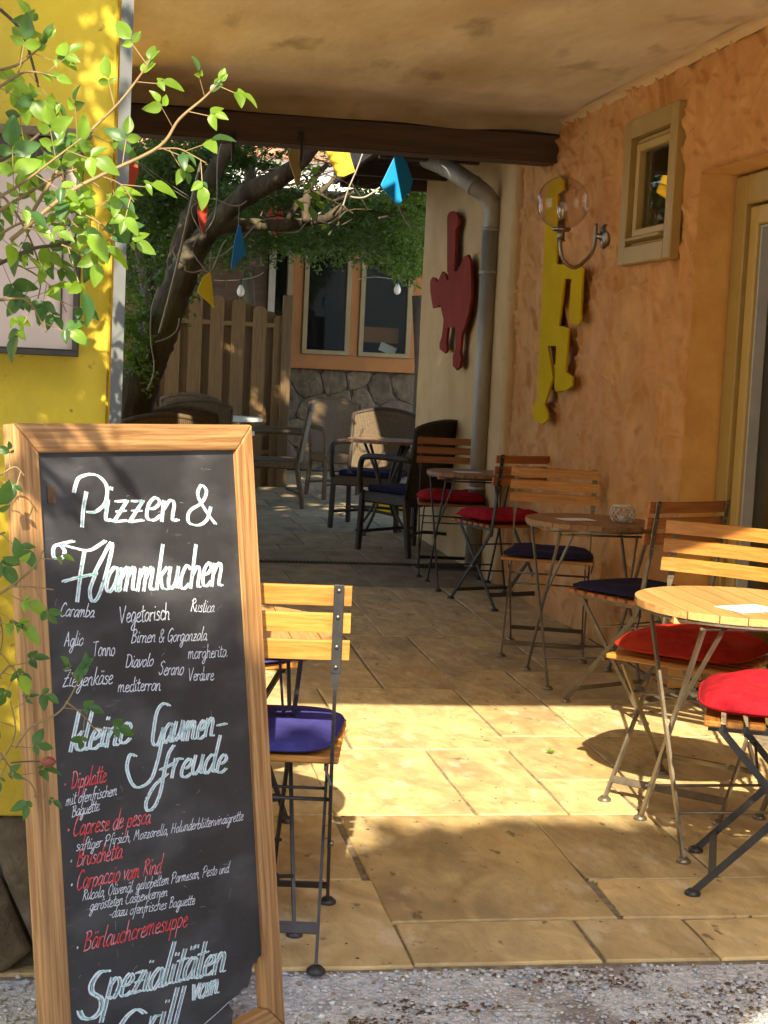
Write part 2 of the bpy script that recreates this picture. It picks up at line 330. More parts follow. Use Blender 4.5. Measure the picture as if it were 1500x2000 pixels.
# ================================================================ SETTING
XW = 2.33; ZC = 2.65; YF = 3.2; YB = 8.35
gm = MB(); gm.add([(-150, -150, -.011), (150, -150, -.011), (150, 200, -.011), (-150, 200, -.011)], [(0, 1, 2, 3)])
ground = tag(gm.build('gravel_yard', MAT['gravel_base']), kind='structure')
fb = MB(); fb.box((.2, 10.47, -.013), (4.6, 14.56, .012))
floor = tag(fb.build('passage_floor', MAT['grout']), kind='structure')
def slab(x0, x1, y0, y1, dz=0):
    g = .0038; j = lambda: random.uniform(-.006, .006); h = .016+dz; b = .0035
    P = [(x0+g+j(), y0+g+j()), (x1-g+j(), y0+g+j()), (x1-g+j(), y1-g+j()), (x0+g+j(), y1-g+j())]
    # outline with mid points, slightly irregular
    o = []
    for i in range(4):
        a, c = P[i], P[(i+1) % 4]; n_ = 3
        for k in range(n_):
            t = k/n_; o.append((a[0]+(c[0]-a[0])*t+(j()*.6 if k else 0), a[1]+(c[1]-a[1])*t+(j()*.6 if k else 0)))
    cx = sum(p[0] for p in o)/len(o); cy = sum(p[1] for p in o)/len(o); n = len(o)
    tx, ty = random.uniform(-.003, .003), random.uniform(-.003, .003)
    V = [(x-cx, y-cy, 0) for x, y in o]+[(x-cx, y-cy, h-b+tx*(x-cx)+ty*(y-cy)) for x, y in o]
    V += [((x-cx)*(1-b/max(abs(x-cx), .05)), (y-cy)*(1-b/max(abs(y-cy), .05)), h+tx*(x-cx)+ty*(y-cy)) for x, y in o]
    m = MB(); m.add(V, [(i, (i+1) % n, n+(i+1) % n, n+i) for i in range(n)]+[(n+i, n+(i+1) % n, 2*n+(i+1) % n, 2*n+i) for i in range(n)]+[tuple(range(2*n, 3*n))])
    m.build('paving_slab', MAT['slab_shade' if cy > 8.8 else 'slab'], floor, loc=(cx, cy, -.016))
known = [(.33, .68, 3.2, 3.76), (.68, 1.12, 3.2, 3.46), (1.12, 1.40, 3.2, 3.455), (1.40, 1.93, 3.2, 3.45), (1.93, 2.33, 3.2, 3.45),
 (.33, .66, 3.76, 4.31), (.67, 1.24, 3.46, 4.31), (1.25, 1.98, 3.46, 3.74), (1.98, 2.33, 3.46, 3.74), (1.24, 1.61, 3.74, 4.31), (1.61, 2.33, 3.74, 4.31),
 (.2, .66, 4.31, 5.07), (.66, 1.08, 4.31, 5.07), (1.08, 1.37, 4.31, 5.07), (1.37, 1.60, 4.31, 4.68), (1.37, 1.68, 4.68, 5.25), (1.60, 2.33, 4.31, 4.68), (1.68, 2.33, 4.68, 5.25),
 (.2, .82, 5.07, 6.03), (.82, 1.39, 5.07, 6.03), (1.39, 1.70, 5.25, 6.40), (1.70, 2.33, 5.25, 5.85), (1.70, 2.33, 5.85, 6.40), (1.37, 1.39, 5.07, 5.25),
 (.2, .6, 6.03, 7.2), (.6, 1.10, 6.03, 7.2), (1.10, 1.41, 6.03, 7.2), (1.41, 1.90, 6.40, 7.25), (1.90, 2.33, 6.40, 7.25),
 (.2, .75, 7.2, 7.75), (.75, 1.3, 7.2, 7.75), (.2, .6, 7.75, 8.8), (.6, 1.3, 7.75, 8.8), (1.3, 1.6, 7.2, 8.8), (1.6, 1.91, 7.25, 8.8), (1.91, 2.33, 7.25, 8.0), (1.91, 2.33, 8.0, 8.8)]
for s in known:
    if s[1]-s[0] > .1: slab(*s)
    else: slab(s[0]-.0, s[1]+.0, s[2], s[3])
for (y0, y1) in ((3.2, 4.4), (4.4, 5.6), (5.6, 6.8), (6.8, 8.0), (8.0, 8.8)): slab(-.9, .2 if y0 > 4.3 else .33, y0, y1)
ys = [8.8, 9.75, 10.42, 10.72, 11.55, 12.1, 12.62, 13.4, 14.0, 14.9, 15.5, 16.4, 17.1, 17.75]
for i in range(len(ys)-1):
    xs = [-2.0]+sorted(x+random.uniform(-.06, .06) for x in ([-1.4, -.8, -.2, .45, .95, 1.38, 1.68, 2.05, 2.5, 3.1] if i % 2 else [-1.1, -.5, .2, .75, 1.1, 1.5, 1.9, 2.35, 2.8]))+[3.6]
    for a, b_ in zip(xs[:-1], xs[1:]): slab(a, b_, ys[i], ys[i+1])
# gravel pebbles
def ico():
    t = (1+5**.5)/2
    V = np.array([(-1, t, 0), (1, t, 0), (-1, -t, 0), (1, -t, 0), (0, -1, t), (0, 1, t), (0, -1, -t), (0, 1, -t), (t, 0, -1), (t, 0, 1), (-t, 0, -1), (-t, 0, 1)], float)/1.9
    Fc = np.array([(0, 11, 5), (0, 5, 1), (0, 1, 7), (0, 7, 10), (0, 10, 11), (1, 5, 9), (5, 11, 4), (11, 10, 2), (10, 7, 6), (7, 1, 8), (3, 9, 4), (3, 4, 2), (3, 2, 6), (3, 6, 8), (3, 8, 9), (4, 9, 5), (2, 4, 11), (6, 2, 10), (8, 6, 7), (9, 8, 1)])
    return V, Fc
IV, IF = ico()
def scatter(name, n, mat, xr, yr, smin, smax, z, kind_label, flat=.6, excl=None):
    s = smin+(smax-smin)*rng.random(n)**3; x = rng.uniform(*xr, n); y = rng.uniform(*yr, n)
    if excl is not None:
        k = excl(x, y); x, y, s = x[k], y[k], s[k]; n = len(x)
    A = rng.uniform(0, 2*PI, n); ca, sa = np.cos(A), np.sin(A)
    sc = s[:, None]*np.stack([rng.uniform(.8, 1.6, n), rng.uniform(.7, 1.1, n), rng.uniform(.4, .8, n)*flat/.6], 1)
    P = IV[None]*sc[:, None, :]*(1+rng.uniform(-.18, .18, (n, 12, 1)))
    X = P[..., 0]*ca[:, None]-P[..., 1]*sa[:, None]+x[:, None]; Y = P[..., 0]*sa[:, None]+P[..., 1]*ca[:, None]+y[:, None]; Z = P[..., 2]+z+sc[:, 2:3]*.3
    V = np.stack([X, Y, Z], -1).reshape(-1, 3); Fc = (IF[None]+12*np.arange(n)[:, None, None]).reshape(-1, 3)
    return tag(np_mesh(name, V, Fc, mat, None, True), kind_label, None, kind='stuff')
edge = lambda x, y: (y < 3.19) | (x < .3)
for i, (m_, n, lab) in enumerate(zip(MAT['pebble'], (9000, 3200, 2600, 1500), ('grey', 'blue grey', 'pale', 'tan'))):
    o = scatter('gravel', n, m_, (-.9, 2.1), (2.35, 3.22), .0018, (.0075, .0085, .008, .007)[i], -.0085, lab+' gravel stones in front of the sandstone paving', excl=edge)
    o['category'] = 'gravel'
cl = [(1.05, 3.10, .17, .05), (.72, 2.99, .13, .04), (1.42, 3.05, .16, .05), (1.3, 2.95, .25, .05), (.55, 2.93, .1, .04), (1.0, 3.16, .35, .02), (.62, 3.02, .06, .03), (1.15, 2.88, .2, .04)]
def inclump(x, y):
    r = np.zeros(len(x), bool)
    for a, b_, c_, d in cl: r |= ((x-a)/c_)**2+((y-b_)/d)**2 < rng.random(len(x))*1.1
    return r & (y < 3.19)
o = scatter('leaf_litter', 7000, MAT['debris'], (.3, 1.7), (2.8, 3.19), .0015, .006, -.008, 'brown dry leaf litter lying in patches on the gravel', .25, inclump); o['category'] = 'leaf litter'
o = scatter('crumbs', 900, MAT['debris'], (.35, 2.3), (3.2, 7.5), .0008, .0045, .0, 'tiny dry crumbs and bits of leaf lying on the sandstone paving', .4); o['category'] = 'litter'
# green weed sprout between slabs
# ---------------------------------------------------------------- trowelled right wall
def trowel_field(ny, nz, res, narc, seed, amp=.006):
    r = np.random.default_rng(seed); H = np.zeros((ny, nz), np.float32)
    for _ in range(narc):
        cy, cz = r.uniform(0, ny*res), r.uniform(0, nz*res); R_ = r.uniform(.07, .30); a0 = r.uniform(.1, PI-.9); ext = r.uniform(.7, 2.1)
        wd = r.uniform(.005, .010); A = r.uniform(.25, 1)*amp
        pad = R_+.05; i0, i1 = max(0, int((cy-pad)/res)), min(ny, int((cy+pad)/res)+1); j0, j1 = max(0, int((cz-pad)/res)), min(nz, int((cz+pad)/res)+1)
        if i1-i0 < 3 or j1-j0 < 3: continue
        Y, Z = np.meshgrid(np.arange(i0, i1)*res-cy, np.arange(j0, j1)*res-cz, indexing='ij')
        rr = np.hypot(Y, Z); th = (np.arctan2(Z, Y)-a0) % (2*PI); u = th/ext
        win = np.clip(np.minimum(u, 1-u)*4, 0, 1)*(u < 1)
        d = (rr-R_)
        prof = np.where(d > 0, np.exp(-(d/wd)**2), np.exp(-(d/(wd*3.2))**2))
        H[i0:i1, j0:j1] = np.maximum(H[i0:i1, j0:j1]*(1-.55*win*prof), win*prof*A)
    return H
def lowfreq(ny, nz, step, amp, seed):
    r = np.random.default_rng(seed); a, b_ = ny//step+3, nz//step+3; G = r.normal(0, amp, (a, b_))
    yi = np.arange(ny)/step; zi = np.arange(nz)/step; y0 = yi.astype(int); z0 = zi.astype(int)
    fy = (yi-y0)[:, None]; fz = (zi-z0)[None]; fy = fy*fy*(3-2*fy); fz = fz*fz*(3-2*fz)
    return (G[y0][:, z0]*(1-fy)*(1-fz)+G[y0+1][:, z0]*fy*(1-fz)+G[y0][:, z0+1]*(1-fy)*fz+G[y0+1][:, z0+1]*fy*fz)
res = .010; Y0, Y1 = 2.07, 9.02; ny, nz = int((Y1-Y0)/res)+1, int(ZC/res)+1
H = trowel_field(ny, nz, res, 1700, 5, .030)+lowfreq(ny, nz, 14, .006, 3)+lowfreq(ny, nz, 60, .012, 4)
Yg = Y0+np.arange(ny)*res; Zg = np.arange(nz)*res; Zg[-1] = ZC
print('trowel', H.std(), np.abs(np.diff(H,axis=0)).mean()/res)
V = np.zeros((ny, nz, 3)); V[..., 0] = XW-H; V[..., 1] = Yg[:, None]; V[..., 2] = Zg[None]
WY0, WY1, WZ0, WZ1 = 6.30, 6.97, 1.82, 2.46      # small window
DY0, DY1, DZ1 = 3.6, 6.10, 2.15                   # glazed door recess
yc = (Yg[:-1]+Yg[1:])/2; zc = (Zg[:-1]+Zg[1:])/2
hole = ((yc[:, None] > WY0+.03) & (yc[:, None] < WY1-.03) & (zc[None] > WZ0+.03) & (zc[None] < WZ1-.03)) | ((yc[:, None] > DY0) & (yc[:, None] < DY1) & (zc[None] < DZ1))
# pull the vertices at the recess edge back into the wall so the arris is rounded
for (a, b_, c_, d_) in ((DY0, DY1, -1, DZ1),):
    dy = np.maximum(np.maximum(a-Yg, Yg-b_), 0)[:, None]; dz = np.maximum(Zg-d_, 0)[None]
    dist = np.hypot(dy, dz); V[..., 0] += np.where(dist < .05, (1-dist/.05)**2*.03, 0)
ii, jj = np.nonzero(~hole); idx = lambda i, j: i*nz+j
Fq = np.stack([idx(ii, jj), idx(ii+1, jj), idx(ii+1, jj+1), idx(ii, jj+1)], 1)
rw = thing('orange_wall', 'orange trowelled plaster wall along the right side of the passage', 'wall')
np_mesh('plaster_face', V.reshape(-1, 3), Fq, MAT['orange_wall'], rw, True)
m = MB(); m.box((XW+.36, (Y0+DY0)/2, ZC/2), (.6, DY0-Y0, ZC)); m.box((XW+.36, (DY0+DY1)/2, (DZ1+ZC)/2), (.6, DY1-DY0, ZC-DZ1)); m.box((XW+.36, (DY1+WY0)/2+.01, ZC/2), (.6, WY0-DY1+.02, ZC))
m.box((XW+.36, (WY0+WY1)/2, WZ0/2), (.6, WY1-WY0, WZ0)); m.box((XW+.36, (WY0+WY1)/2, (WZ1+ZC)/2), (.6, WY1-WY0, ZC-WZ1)); m.box((XW+.36, (WY1+9.02)/2, ZC/2), (.6, 9.02-WY1, ZC))
m.build('wall_core', MAT['reveal'], rw)
# reveal surfaces: slightly proud of the core
def rev_sheet(y0, y1, z0, z1, kind):
    n1, n2 = 14, 90; V = []; Fc = []
    for i in range(n1):
        for j in range(n2):
            a = i/(n1-1); b_ = j/(n2-1); x = XW-.004+.03*0+.20*a; k = random.uniform(-.002, .002)+.004*math.sin(b_*9)*.5
            if kind == 'jamb': V.append((x, y1-.004+k-.012*(1-a)*0, z0+(z1-z0)*b_))
            else: V.append((x, y0+(y1-y0)*b_, z1-.004+k))
    for i in range(n1-1):
        for j in range(n2-1): a = i*n2+j; Fc.append((a, a+n2, a+n2+1, a+1))
    m = MB(); m.add(V, Fc); return m
rev_sheet(DY0, DY1, 0, DZ1, 'jamb').build('door_reveal', MAT['reveal'], rw, True)
rev_sheet(DY0, DY1, 0, DZ1, 'head').build('door_reveal', MAT['reveal'], rw, True)
# glazed door
gd = thing('glazed_door', 'tall ochre framed glazed door in the recess of the orange wall', 'door', (XW+.16, 0, 0))
m = MB(); m.box((.05, (DY0+DY1)/2, 1.06), (.07, DY1-DY0-.012, 2.13))
XD = XW+.16
def yz_frame(cy0, cy1, z0, z1, wd, x, th, name, mat, par, bot=None):
    bot = wd if bot is None else bot
    for (a, b_, c_, d_) in ((cy0, cy0+wd, z0, z1), (cy1-wd, cy1, z0, z1), (cy0+wd, cy1-wd, z1-wd, z1), (cy0+wd, cy1-wd, z0, z0+bot)):
        q = MB(); q.box((x, (a+b_)/2, (c_+d_)/2), (th, b_-a, d_-c_), None, .006); q.build(name, mat, par)
yz_frame(DY0+.01, DY1-.012, .005, DZ1-.012, .12, .02, .07, 'door_frame', MAT['trim'], gd, .14)
yz_frame(DY0+.135, DY1-.14, .15, DZ1-.14, .075, .035, .06, 'door_sash', MAT['trim_in'], gd, .1)
yz_frame(DY0+.212, DY1-.217, .252, DZ1-.217, .012, .045, .05, 'seal', MAT['seal'], gd)
q = MB(); q.box((.07, (DY0+DY1)/2, 1.1), (.008, DY1-DY0-.43, 1.72)); q.build('pane', MAT['glass'], gd)
q = MB(); N_ = 60
for i in range(N_):
    y0 = DY0+.2+(DY1-DY0-.4)*i/N_; y1 = DY0+.2+(DY1-DY0-.4)*(i+1)/N_; xa = .16+.02*math.sin(i*1.3); xb = .16+.02*math.sin((i+1)*1.3)
    q.add([(xa, y0, .02), (xb, y1, .02), (xb, y1, 2.1), (xa, y0, 2.1)], [(0, 1, 2, 3)])
q.build('curtain', MAT['curtain'], gd, True)
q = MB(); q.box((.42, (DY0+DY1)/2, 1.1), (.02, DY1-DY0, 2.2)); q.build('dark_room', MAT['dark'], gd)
# small window
sw = thing('small_window', 'small ochre framed window high in the orange wall', 'window', (XW, 0, 0))
yz_frame(WY0-.01, WY1+.01, WZ0-.01, WZ1+.01, .085, -.026, .05, 'outer_frame', MAT['trim'], sw, .085)
yz_frame(WY0+.078, WY1-.078, WZ0+.078, WZ1-.078, .022, .008, .05, 'inner_frame', MAT['trim'], sw, .035)
yz_frame(WY0+.102, WY1-.102, WZ0+.115, WZ1-.102, .036, -.004, .045, 'sash', MAT['trim_in'], sw, .036)
q = MB(); q.box((-.044, (WY0+WY1)/2, WZ0+.098), (.04, WY1-WY0-.2, .012), Euler((0, .2, 0))); q.build('drip_bar', MAT['trim'], sw)
q = MB(); q.box((.008, (WY0+WY1)/2, (WZ0+WZ1)/2), (.006, WY1-WY0-.26, WZ1-WZ0-.26)); q.build('pane', MAT['glass'], sw)
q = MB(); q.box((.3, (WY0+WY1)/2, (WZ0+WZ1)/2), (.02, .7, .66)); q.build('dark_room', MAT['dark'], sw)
# cream rear section of the wall with a rounded corner
q = MB(); pr = []
for k in range(7): a = k/6*PI/2; pr.append((XW-.05-.0+.06*(1-math.sin(a)), 9.00+.06*(1-math.cos(a))))
cs = thing('cream_wall', 'cream rendered rear section of wall behind the downpipe', 'wall')
pts_ = [(XW+.6, 9.0)]+[(XW-.05+.06-.06*math.sin(a), 9.00+.06-.06*math.cos(a)) for a in [k/6*PI/2 for k in range(7)]]+[(XW-.05, 11.72), (XW-.02, 11.8), (XW+.6, 11.8)]
nzz = 30; Vv = []; Ff = []
for j in range(nzz+1):
    for (x, y) in pts_: Vv.append((x+random.uniform(-.002, .002), y, 3.0*j/nzz))
n = len(pts_)
for j in range(nzz):
    for i in range(n-1): Ff.append((j*n+i, j*n+i+1, (j+1)*n+i+1, (j+1)*n+i))
q.add(Vv, Ff); q.build('render_face', MAT['cream_wall'], cs, False)
q = MB(); q.box((XW+.3, 10.4, 1.5), (.55, 2.7, 3.0)); q.build('wall_core', MAT['cream_wall'], cs)
# ---------------------------------------------------------------- ceiling, roof, beam
q = MB(); nx_, ny_ = 40, 90; Vv = []; Ff = []
LF = lowfreq(nx_+1, ny_+1, 6, .006, 9)
for i in range(nx_+1):
    for j in range(ny_+1): Vv.append((-.01+(XW+.03)*i/nx_, 2.15+(YB-.1-2.15)*j/ny_, ZC-LF[i, j]-.004-(.055*max(0, (j-ny_+2)/2) if j > ny_-2 else 0)))
for i in range(nx_):
    for j in range(ny_): a = i*(ny_+1)+j; Ff.append((a, a+1, a+ny_+2, a+ny_+1))
rf = thing('passage_roof', 'stained plaster ceiling slab spanning the passage', 'roof')
q.add(Vv, Ff); q.build('ceiling', MAT['ceiling'], rf, True)
q = MB(); q.box(((XW+.6)/2, 5.28, 2.81), (XW+.6, 6.26, .30)); q.build('roof_slab', MAT['beam'], rf)
q = MB(); P_ = [(XW-.035-.0, ZC-.012), (XW-.03, ZC-.03), (XW-.012, ZC-.05), (XW+.01, ZC-.085)]
Vv = []; Ff = []; Pc = [(XW-.06, ZC-.006), (XW-.04, ZC-.010), (XW-.026, ZC-.018), (XW-.012, ZC-.034)]
for j in range(80):
    y = 2.07+(YB-.1-2.07)*j/79
    for (x, z) in Pc: Vv.append((x+random.uniform(-.003, .003), y, z+random.uniform(-.003, .003)))
for j in range(79):
    for i in range(3): a = j*4+i; Ff.append((a, a+1, a+5, a+4))
q.add(Vv, Ff); q.build('cove', MAT['cove'], rf, True)
bm_ = thing('ceiling_beam', 'dark brown beam across the far end of the passage', 'beam')
q = MB(); q.box((1.16, YB, 2.515), (2.36, .2, .155), None, .012); q.build('timber', MAT['beam'], bm_)
q = MB(); q.box((1.16, YB-.104, 2.455), (2.3, .012, .02)); q.build('bottom_lip', MAT['beam'], bm_)
q = MB(); q.box((1.16, YB+.1, 2.68), (2.36, .25, .12)); q.build('upper_plate', MAT['beam'], bm_)
for px_ in (455, 588):
    hk = thing('beam_hook', 'black iron hook on the dark beam, %s' % ('left of the yellow wooden plates' if px_ == 588 else 'near the leafy branch tips'), 'hook', atY(px_, 285, YB-.12), 0, 'iron hooks on the beam')
    q = MB(); q.tube(smooth_pts([(0, 0, .07), (0, -.012, .02), (0, -.02, -.06), (0, .0, -.075), (0, .02, -.06)]), .008, 6); q.build('hook', MAT['iron'], hk, True)
    q = MB(); q.box((0, .0, .05), (.03, .012, .05)); q.build('plate', MAT['iron'], hk)
# eave beyond the beam at the right
ev = thing('rear_eave', 'brown boarded eave hanging over the rear of the cream wall', 'eave')
for k in range(5):
    q = MB(); q.box((1.62+.15*k+.07, 10.3, 2.74+.0*k), (.14, 3.3, .03), Euler((0, 0, 0)), .004); q.build('board', MAT['beam'], ev)
q = MB(); q.box((1.60, 10.3, 2.72), (.03, 3.3, .13)); q.build('fascia', MAT['beam'], ev)
for y in (9.0, 10.0, 11.0, 11.8):
    q = MB(); q.box((1.97, y, 2.67), (.7, .07, .09)); q.build('rafter', MAT['beam'], ev)
# ---------------------------------------------------------------- voronoi stone walls
def voronoi_cells(xs, ys, x0, x1, y0, y1):
    P = list(zip(xs, ys)); out = []
    for i, p in enumerate(P):
        poly = [(x0, y0), (x1, y0), (x1, y1), (x0, y1)]
        for j, q_ in enumerate(P):
            if i == j: continue
            mx, my = (p[0]+q_[0])/2, (p[1]+q_[1])/2; nx, ny = q_[0]-p[0], q_[1]-p[1]; new = []
            for k in range(len(poly)):
                a, b_ = poly[k], poly[(k+1) % len(poly)]
                da = (a[0]-mx)*nx+(a[1]-my)*ny; db = (b_[0]-mx)*nx+(b_[1]-my)*ny
                if da <= 0: new.append(a)
                if da*db < 0: t = da/(da-db); new.append((a[0]+(b_[0]-a[0])*t, a[1]+(b_[1]-a[1])*t))
            poly = new
            if not poly: break
        if len(poly) > 2: out.append((p, poly))
    return out
def stone_wall(par, x0, x1, z0, z1, Y, size, seed, gap=.008, depth=.05):
    r = random.Random(seed); xs = []; zs = []; nxs = max(2, int((x1-x0)/size)); nzs = max(2, int((z1-z0)/(size*.8)))
    for i in range(nxs):
        for j in range(nzs):
            xs.append(x0+(i+.5+r.uniform(-.38, .38)+(.25 if j % 2 else -.25))*(x1-x0)/nxs); zs.append(z0+(j+.5+r.uniform(-.36, .36))*(z1-z0)/nzs)
    for (c, poly) in voronoi_cells(xs, zs, x0, x1, z0, z1):
        cx = sum(p[0] for p in poly)/len(poly); cz = sum(p[1] for p in poly)/len(poly)
        # rounded outline
        pp = []
        for k in range(len(poly)):
            a, b_, c_ = poly[k-1], poly[k], poly[(k+1) % len(poly)]
            for t in (.78, 1): pp.append((a[0]+(b_[0]-a[0])*t, a[1]+(b_[1]-a[1])*t)) if t < 1 else pp.append((b_[0]+(c_[0]-b_[0])*.22, b_[1]+(c_[1]-b_[1])*.22))
        n = len(pp); d = depth*r.uniform(.5, 1.1)
        def ring(sc, y, jt=0): return [((cx+(x-cx)*sc)-cx+r.uniform(-jt, jt), y, (cz+(z-cz)*sc)-cz+r.uniform(-jt, jt)) for x, z in pp]
        sz = max(.03, min(.6, (max(p[0] for p in pp)-min(p[0] for p in pp)))); s0 = 1-gap/sz*2
        V = ring(s0, 0)+ring(s0, -d*.5, .003)+ring(s0*.9, -d*.88, .004)+ring(s0*.6, -d, .006)
        m = MB(); m.add(V, [(i+n*l, (i+1) % n+n*l, n*(l+1)+(i+1) % n, n*(l+1)+i) for l in range(3) for i in range(n)]+[tuple(range(3*n, 4*n))])
        m.build('stone', MAT['stone'], par, True, loc=(cx, Y, cz))
# ---------------------------------------------------------------- yellow house corner on the left
yw = thing('yellow_wall', 'yellow rendered house corner at the left of the passage', 'wall')
q = MB(); q.box((-2.02, YF+.7, 1.955), (4.0, 1.4, 3.23), None, .004); q.build('render_face', MAT['yellow_wall'], yw)
q = MB(); q.box((-.004, YF-.008, 1.97), (.024, .03, 3.2)); q.build('corner_strip', MAT['grey_strip'], yw)
q = MB(); q.box((-2.02, YF+.72, .165), (3.96, 1.36, .33)); q.build('plinth_mortar', MAT['mortar'], yw)
stone_wall(yw, -.75, -.02, -.02, .345, YF+.035, .26, 21, .004, .05)
q = MB(); q.box((-2.02, 7.9, 1.5), (4.0, .9, 3.0)); tag(q.build('rear_left_wall', MAT['yellow_wall']), 'plain wall closing the rear left side of the passage', 'wall')
# menu case
mc = thing('menu_case', 'dark framed menu display case on the yellow wall', 'display case')
cx1 = atY(158, 480, YF-.07).x; cz0 = atY(80, 694, YF-.07).z; cz1 = atY(80, 262, YF-.07).z; cx0 = cx1-.52
q = MB(); q.box(((cx0+cx1)/2, YF-.03, (cz0+cz1)/2), (cx1-cx0, .055, cz1-cz0)); q.build('back_box', MAT['case'], mc)
q = MB(); q.box(((cx0+cx1)/2-.003, YF-.062, (cz0+cz1)/2-.006), (cx1-cx0-.012, .008, cz1-cz0-.04)); q.build('card_panel', MAT['case_panel'], mc)
q = MB(); q.box(((cx0+cx1)/2, YF-.05, cz1+.008), (cx1-cx0+.03, .11, .018), Euler((.12, 0, 0)), .003); q.build('lid', MAT['case_lid'], mc)
q = MB(); q.box(((cx0+cx1)/2, YF-.075, cz1-.028), (cx1-cx0, .03, .045), None, .003); q.build('top_rail', MAT['case'], mc)
for (a, b_) in ((cx1-.012, cx1), (cx0, cx0+.015)):
    q = MB(); q.box(((a+b_)/2, YF-.07, (cz0+cz1)/2-.02), (b_-a, .022, cz1-cz0-.06), None, .002); q.build('side_rail', MAT['case'], mc)
q = MB(); q.box(((cx0+cx1)/2, YF-.07, cz0+.006), (cx1-cx0, .024, .012), None, .002); q.build('bottom_rail', MAT['case'], mc)
q = MB(); q.box((cx1-.035, YF-.0685, (cz0+cz1)/2), (.004, .003, cz1-cz0-.12)); q.build('divider', MAT['case'], mc)
# ---------------------------------------------------------------- far courtyard house
YH = 17.8
fh = thing('timber_house', 'orange timber house front with tall windows above a stone base', 'house')
q = MB(); q.box((2.66, YH+.5, .6), (1.75, .9, 1.19)); q.build('base_mortar', MAT['mortar'], fh)
stone_wall(fh, 1.80, 3.52, 0, 1.19, YH+.04, .30, 33, .003, .016)
# orange panels between window openings
def xz(x0, x1, z0, z1, y, th, name, mat, par): q = MB(); q.box(((x0+x1)/2, y, (z0+z1)/2), (x1-x0, th, z1-z0), None, .004); return q.build(name, mat, par)
ops = [(1.42, 1.93), (2.07, 2.62), (2.73, 3.34)]
xz(1.0, 3.6, 1.19, 1.36, YH, .1, 'sill_board', MAT['wood_orange'], fh)
xz(1.0, 3.6, 2.75, 3.15, YH, .1, 'head_board', MAT['wood_orange'], fh)
for a, b_ in ((1.0, 1.42), (1.93, 2.07), (2.62, 2.73), (3.34, 3.6)): xz(a, b_, 1.36, 2.75, YH, .1, 'post', MAT['wood_orange'], fh)
for a, b_ in ops:
    wn = xz(a, b_, 1.36, 1.41, YH-.03, .1, 'window_frame', MAT['wtrim'], fh)
    for (x0, x1, z0, z1) in ((a, a+.055, 1.41, 2.7), (b_-.055, b_, 1.41, 2.7), (a, b_, 2.7, 2.75)): xz(x0, x1, z0, z1, YH-.03, .1, 'frame_bar', MAT['wtrim'], wn)
    q = MB(); q.box(((a+b_)/2, YH-.02, 2.05), (b_-a-.11, .01, 1.3)); q.build('pane', MAT['glass'], wn)
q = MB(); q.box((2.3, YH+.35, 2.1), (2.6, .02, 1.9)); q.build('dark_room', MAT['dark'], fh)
q = MB(); q.box((2.3, YH+.2, 3.20), (2.7, 1.2, .1), Euler((.12, 0, 0))); q.build('roof_edge', MAT['beam'], fh)
# added orange strip and pale sheet stand in for reflections in the right pane
q = MB(); q.box((3.0, YH+.22, 1.62), (.5, .02, .18)); q.build('orange_reflection', MAT['wood_orange'], fh)
q = MB(); q.box((3.12, YH+.18, 1.46), (.2, .01, .1), Euler((0, .35, 0))); q.build('white_reflection', MAT['paper'], fh)
# pale house beyond, seen in chinks between the leaves
ph = thing('pale_house', 'pale house with a reddish roof glimpsed through the treetops', 'house', (2.5, 34, 0))
q = MB(); q.box((0, 0, 2.6), (14, 6, 5.2)); q.build('wall', MAT['white_wall'], ph)
q = MB(); q.prism([(-7.3, -3.4, 5.2), (-7.3, 3.4, 5.2), (-7.3, 0, 7.6)], (14.6, 0, 0)); q.build('roof', MAT['roof_tile'], ph)
for x in (-4, -1.2, 1.6, 4.4):
    q = MB(); q.box((x, -3.02, 3.4), (.9, .06, 1.2)); q.build('window', MAT['dark'], ph)
# dark shed behind the fence
sh = thing('garden_shed', 'dark wooden shed front behind the plank fence', 'shed', (.40, 17.0, 0))
for k in range(16):
    q = MB(); q.box((-1.15+k*.15, 0, 1.25), (.142, .03, 2.5)); q.build('plank', MAT['beam'], sh)
q = MB(); q.box((0, .35, 2.58), (2.7, 1.0, .08)); q.build('roof', MAT['beam'], sh)
q = MB(); q.box((1.22, -.08, 1.35), (.07, .07, 2.7)); q.build('post', MAT['galv'], sh)
# ---------------------------------------------------------------- fence
fn = thing('plank_fence', 'brown vertical plank fence with staggered boards and arched top', 'fence')
A = Vector((1.60, 15.5)); B = Vector((-.75, 15.2)); Lf = (B-A).length; dv = (B-A)/Lf; nv = Vector((-dv.y, dv.x))*-1
if nv.y > 0: nv = -nv
ang = math.atan2(dv.y, dv.x); pitch = .215; k = 0; t = .02
while t < Lf:
    for s_, off in ((0, .026), (pitch/2, -.020)):
        c = A+dv*(t+s_)+nv*off; u_ = (t+s_)
        top = 1.72+.16*math.sin(min(1, (u_ % 1.8)/1.8)*PI)+.05*min(u_, 1.5)+random.uniform(-.012, .012)
        b_w = .135; h = top
        prof = [(-b_w/2, 0), (b_w/2, 0), (b_w/2, h-.035), (b_w*.3, h-.008), (0, h), (-b_w*.3, h-.008), (-b_w/2, h-.035)]
        q = MB(); q.prism([(x, -.01, z) for x, z in prof], (0, .02, 0)); o = q.build('fence_board', MAT['fence'], fn, loc=(c.x, c.y, 0)); o.rotation_euler = (0, 0, ang)
    t += pitch; k += 1
for z in (.35, 1.62):
    q = MB(); q.bar((A.x, A.y, z), (B.x, B.y, z), .045, .07, (0, 0, 1)); q.build('rail', MAT['fence'], fn)
for t in (-.05, 1.8):
    c = A+dv*t; q = MB(); q.box((c.x, c.y-.05, .95), (.1, .09, 1.95), None, .008); q.build('post', MAT['fence'], fn)

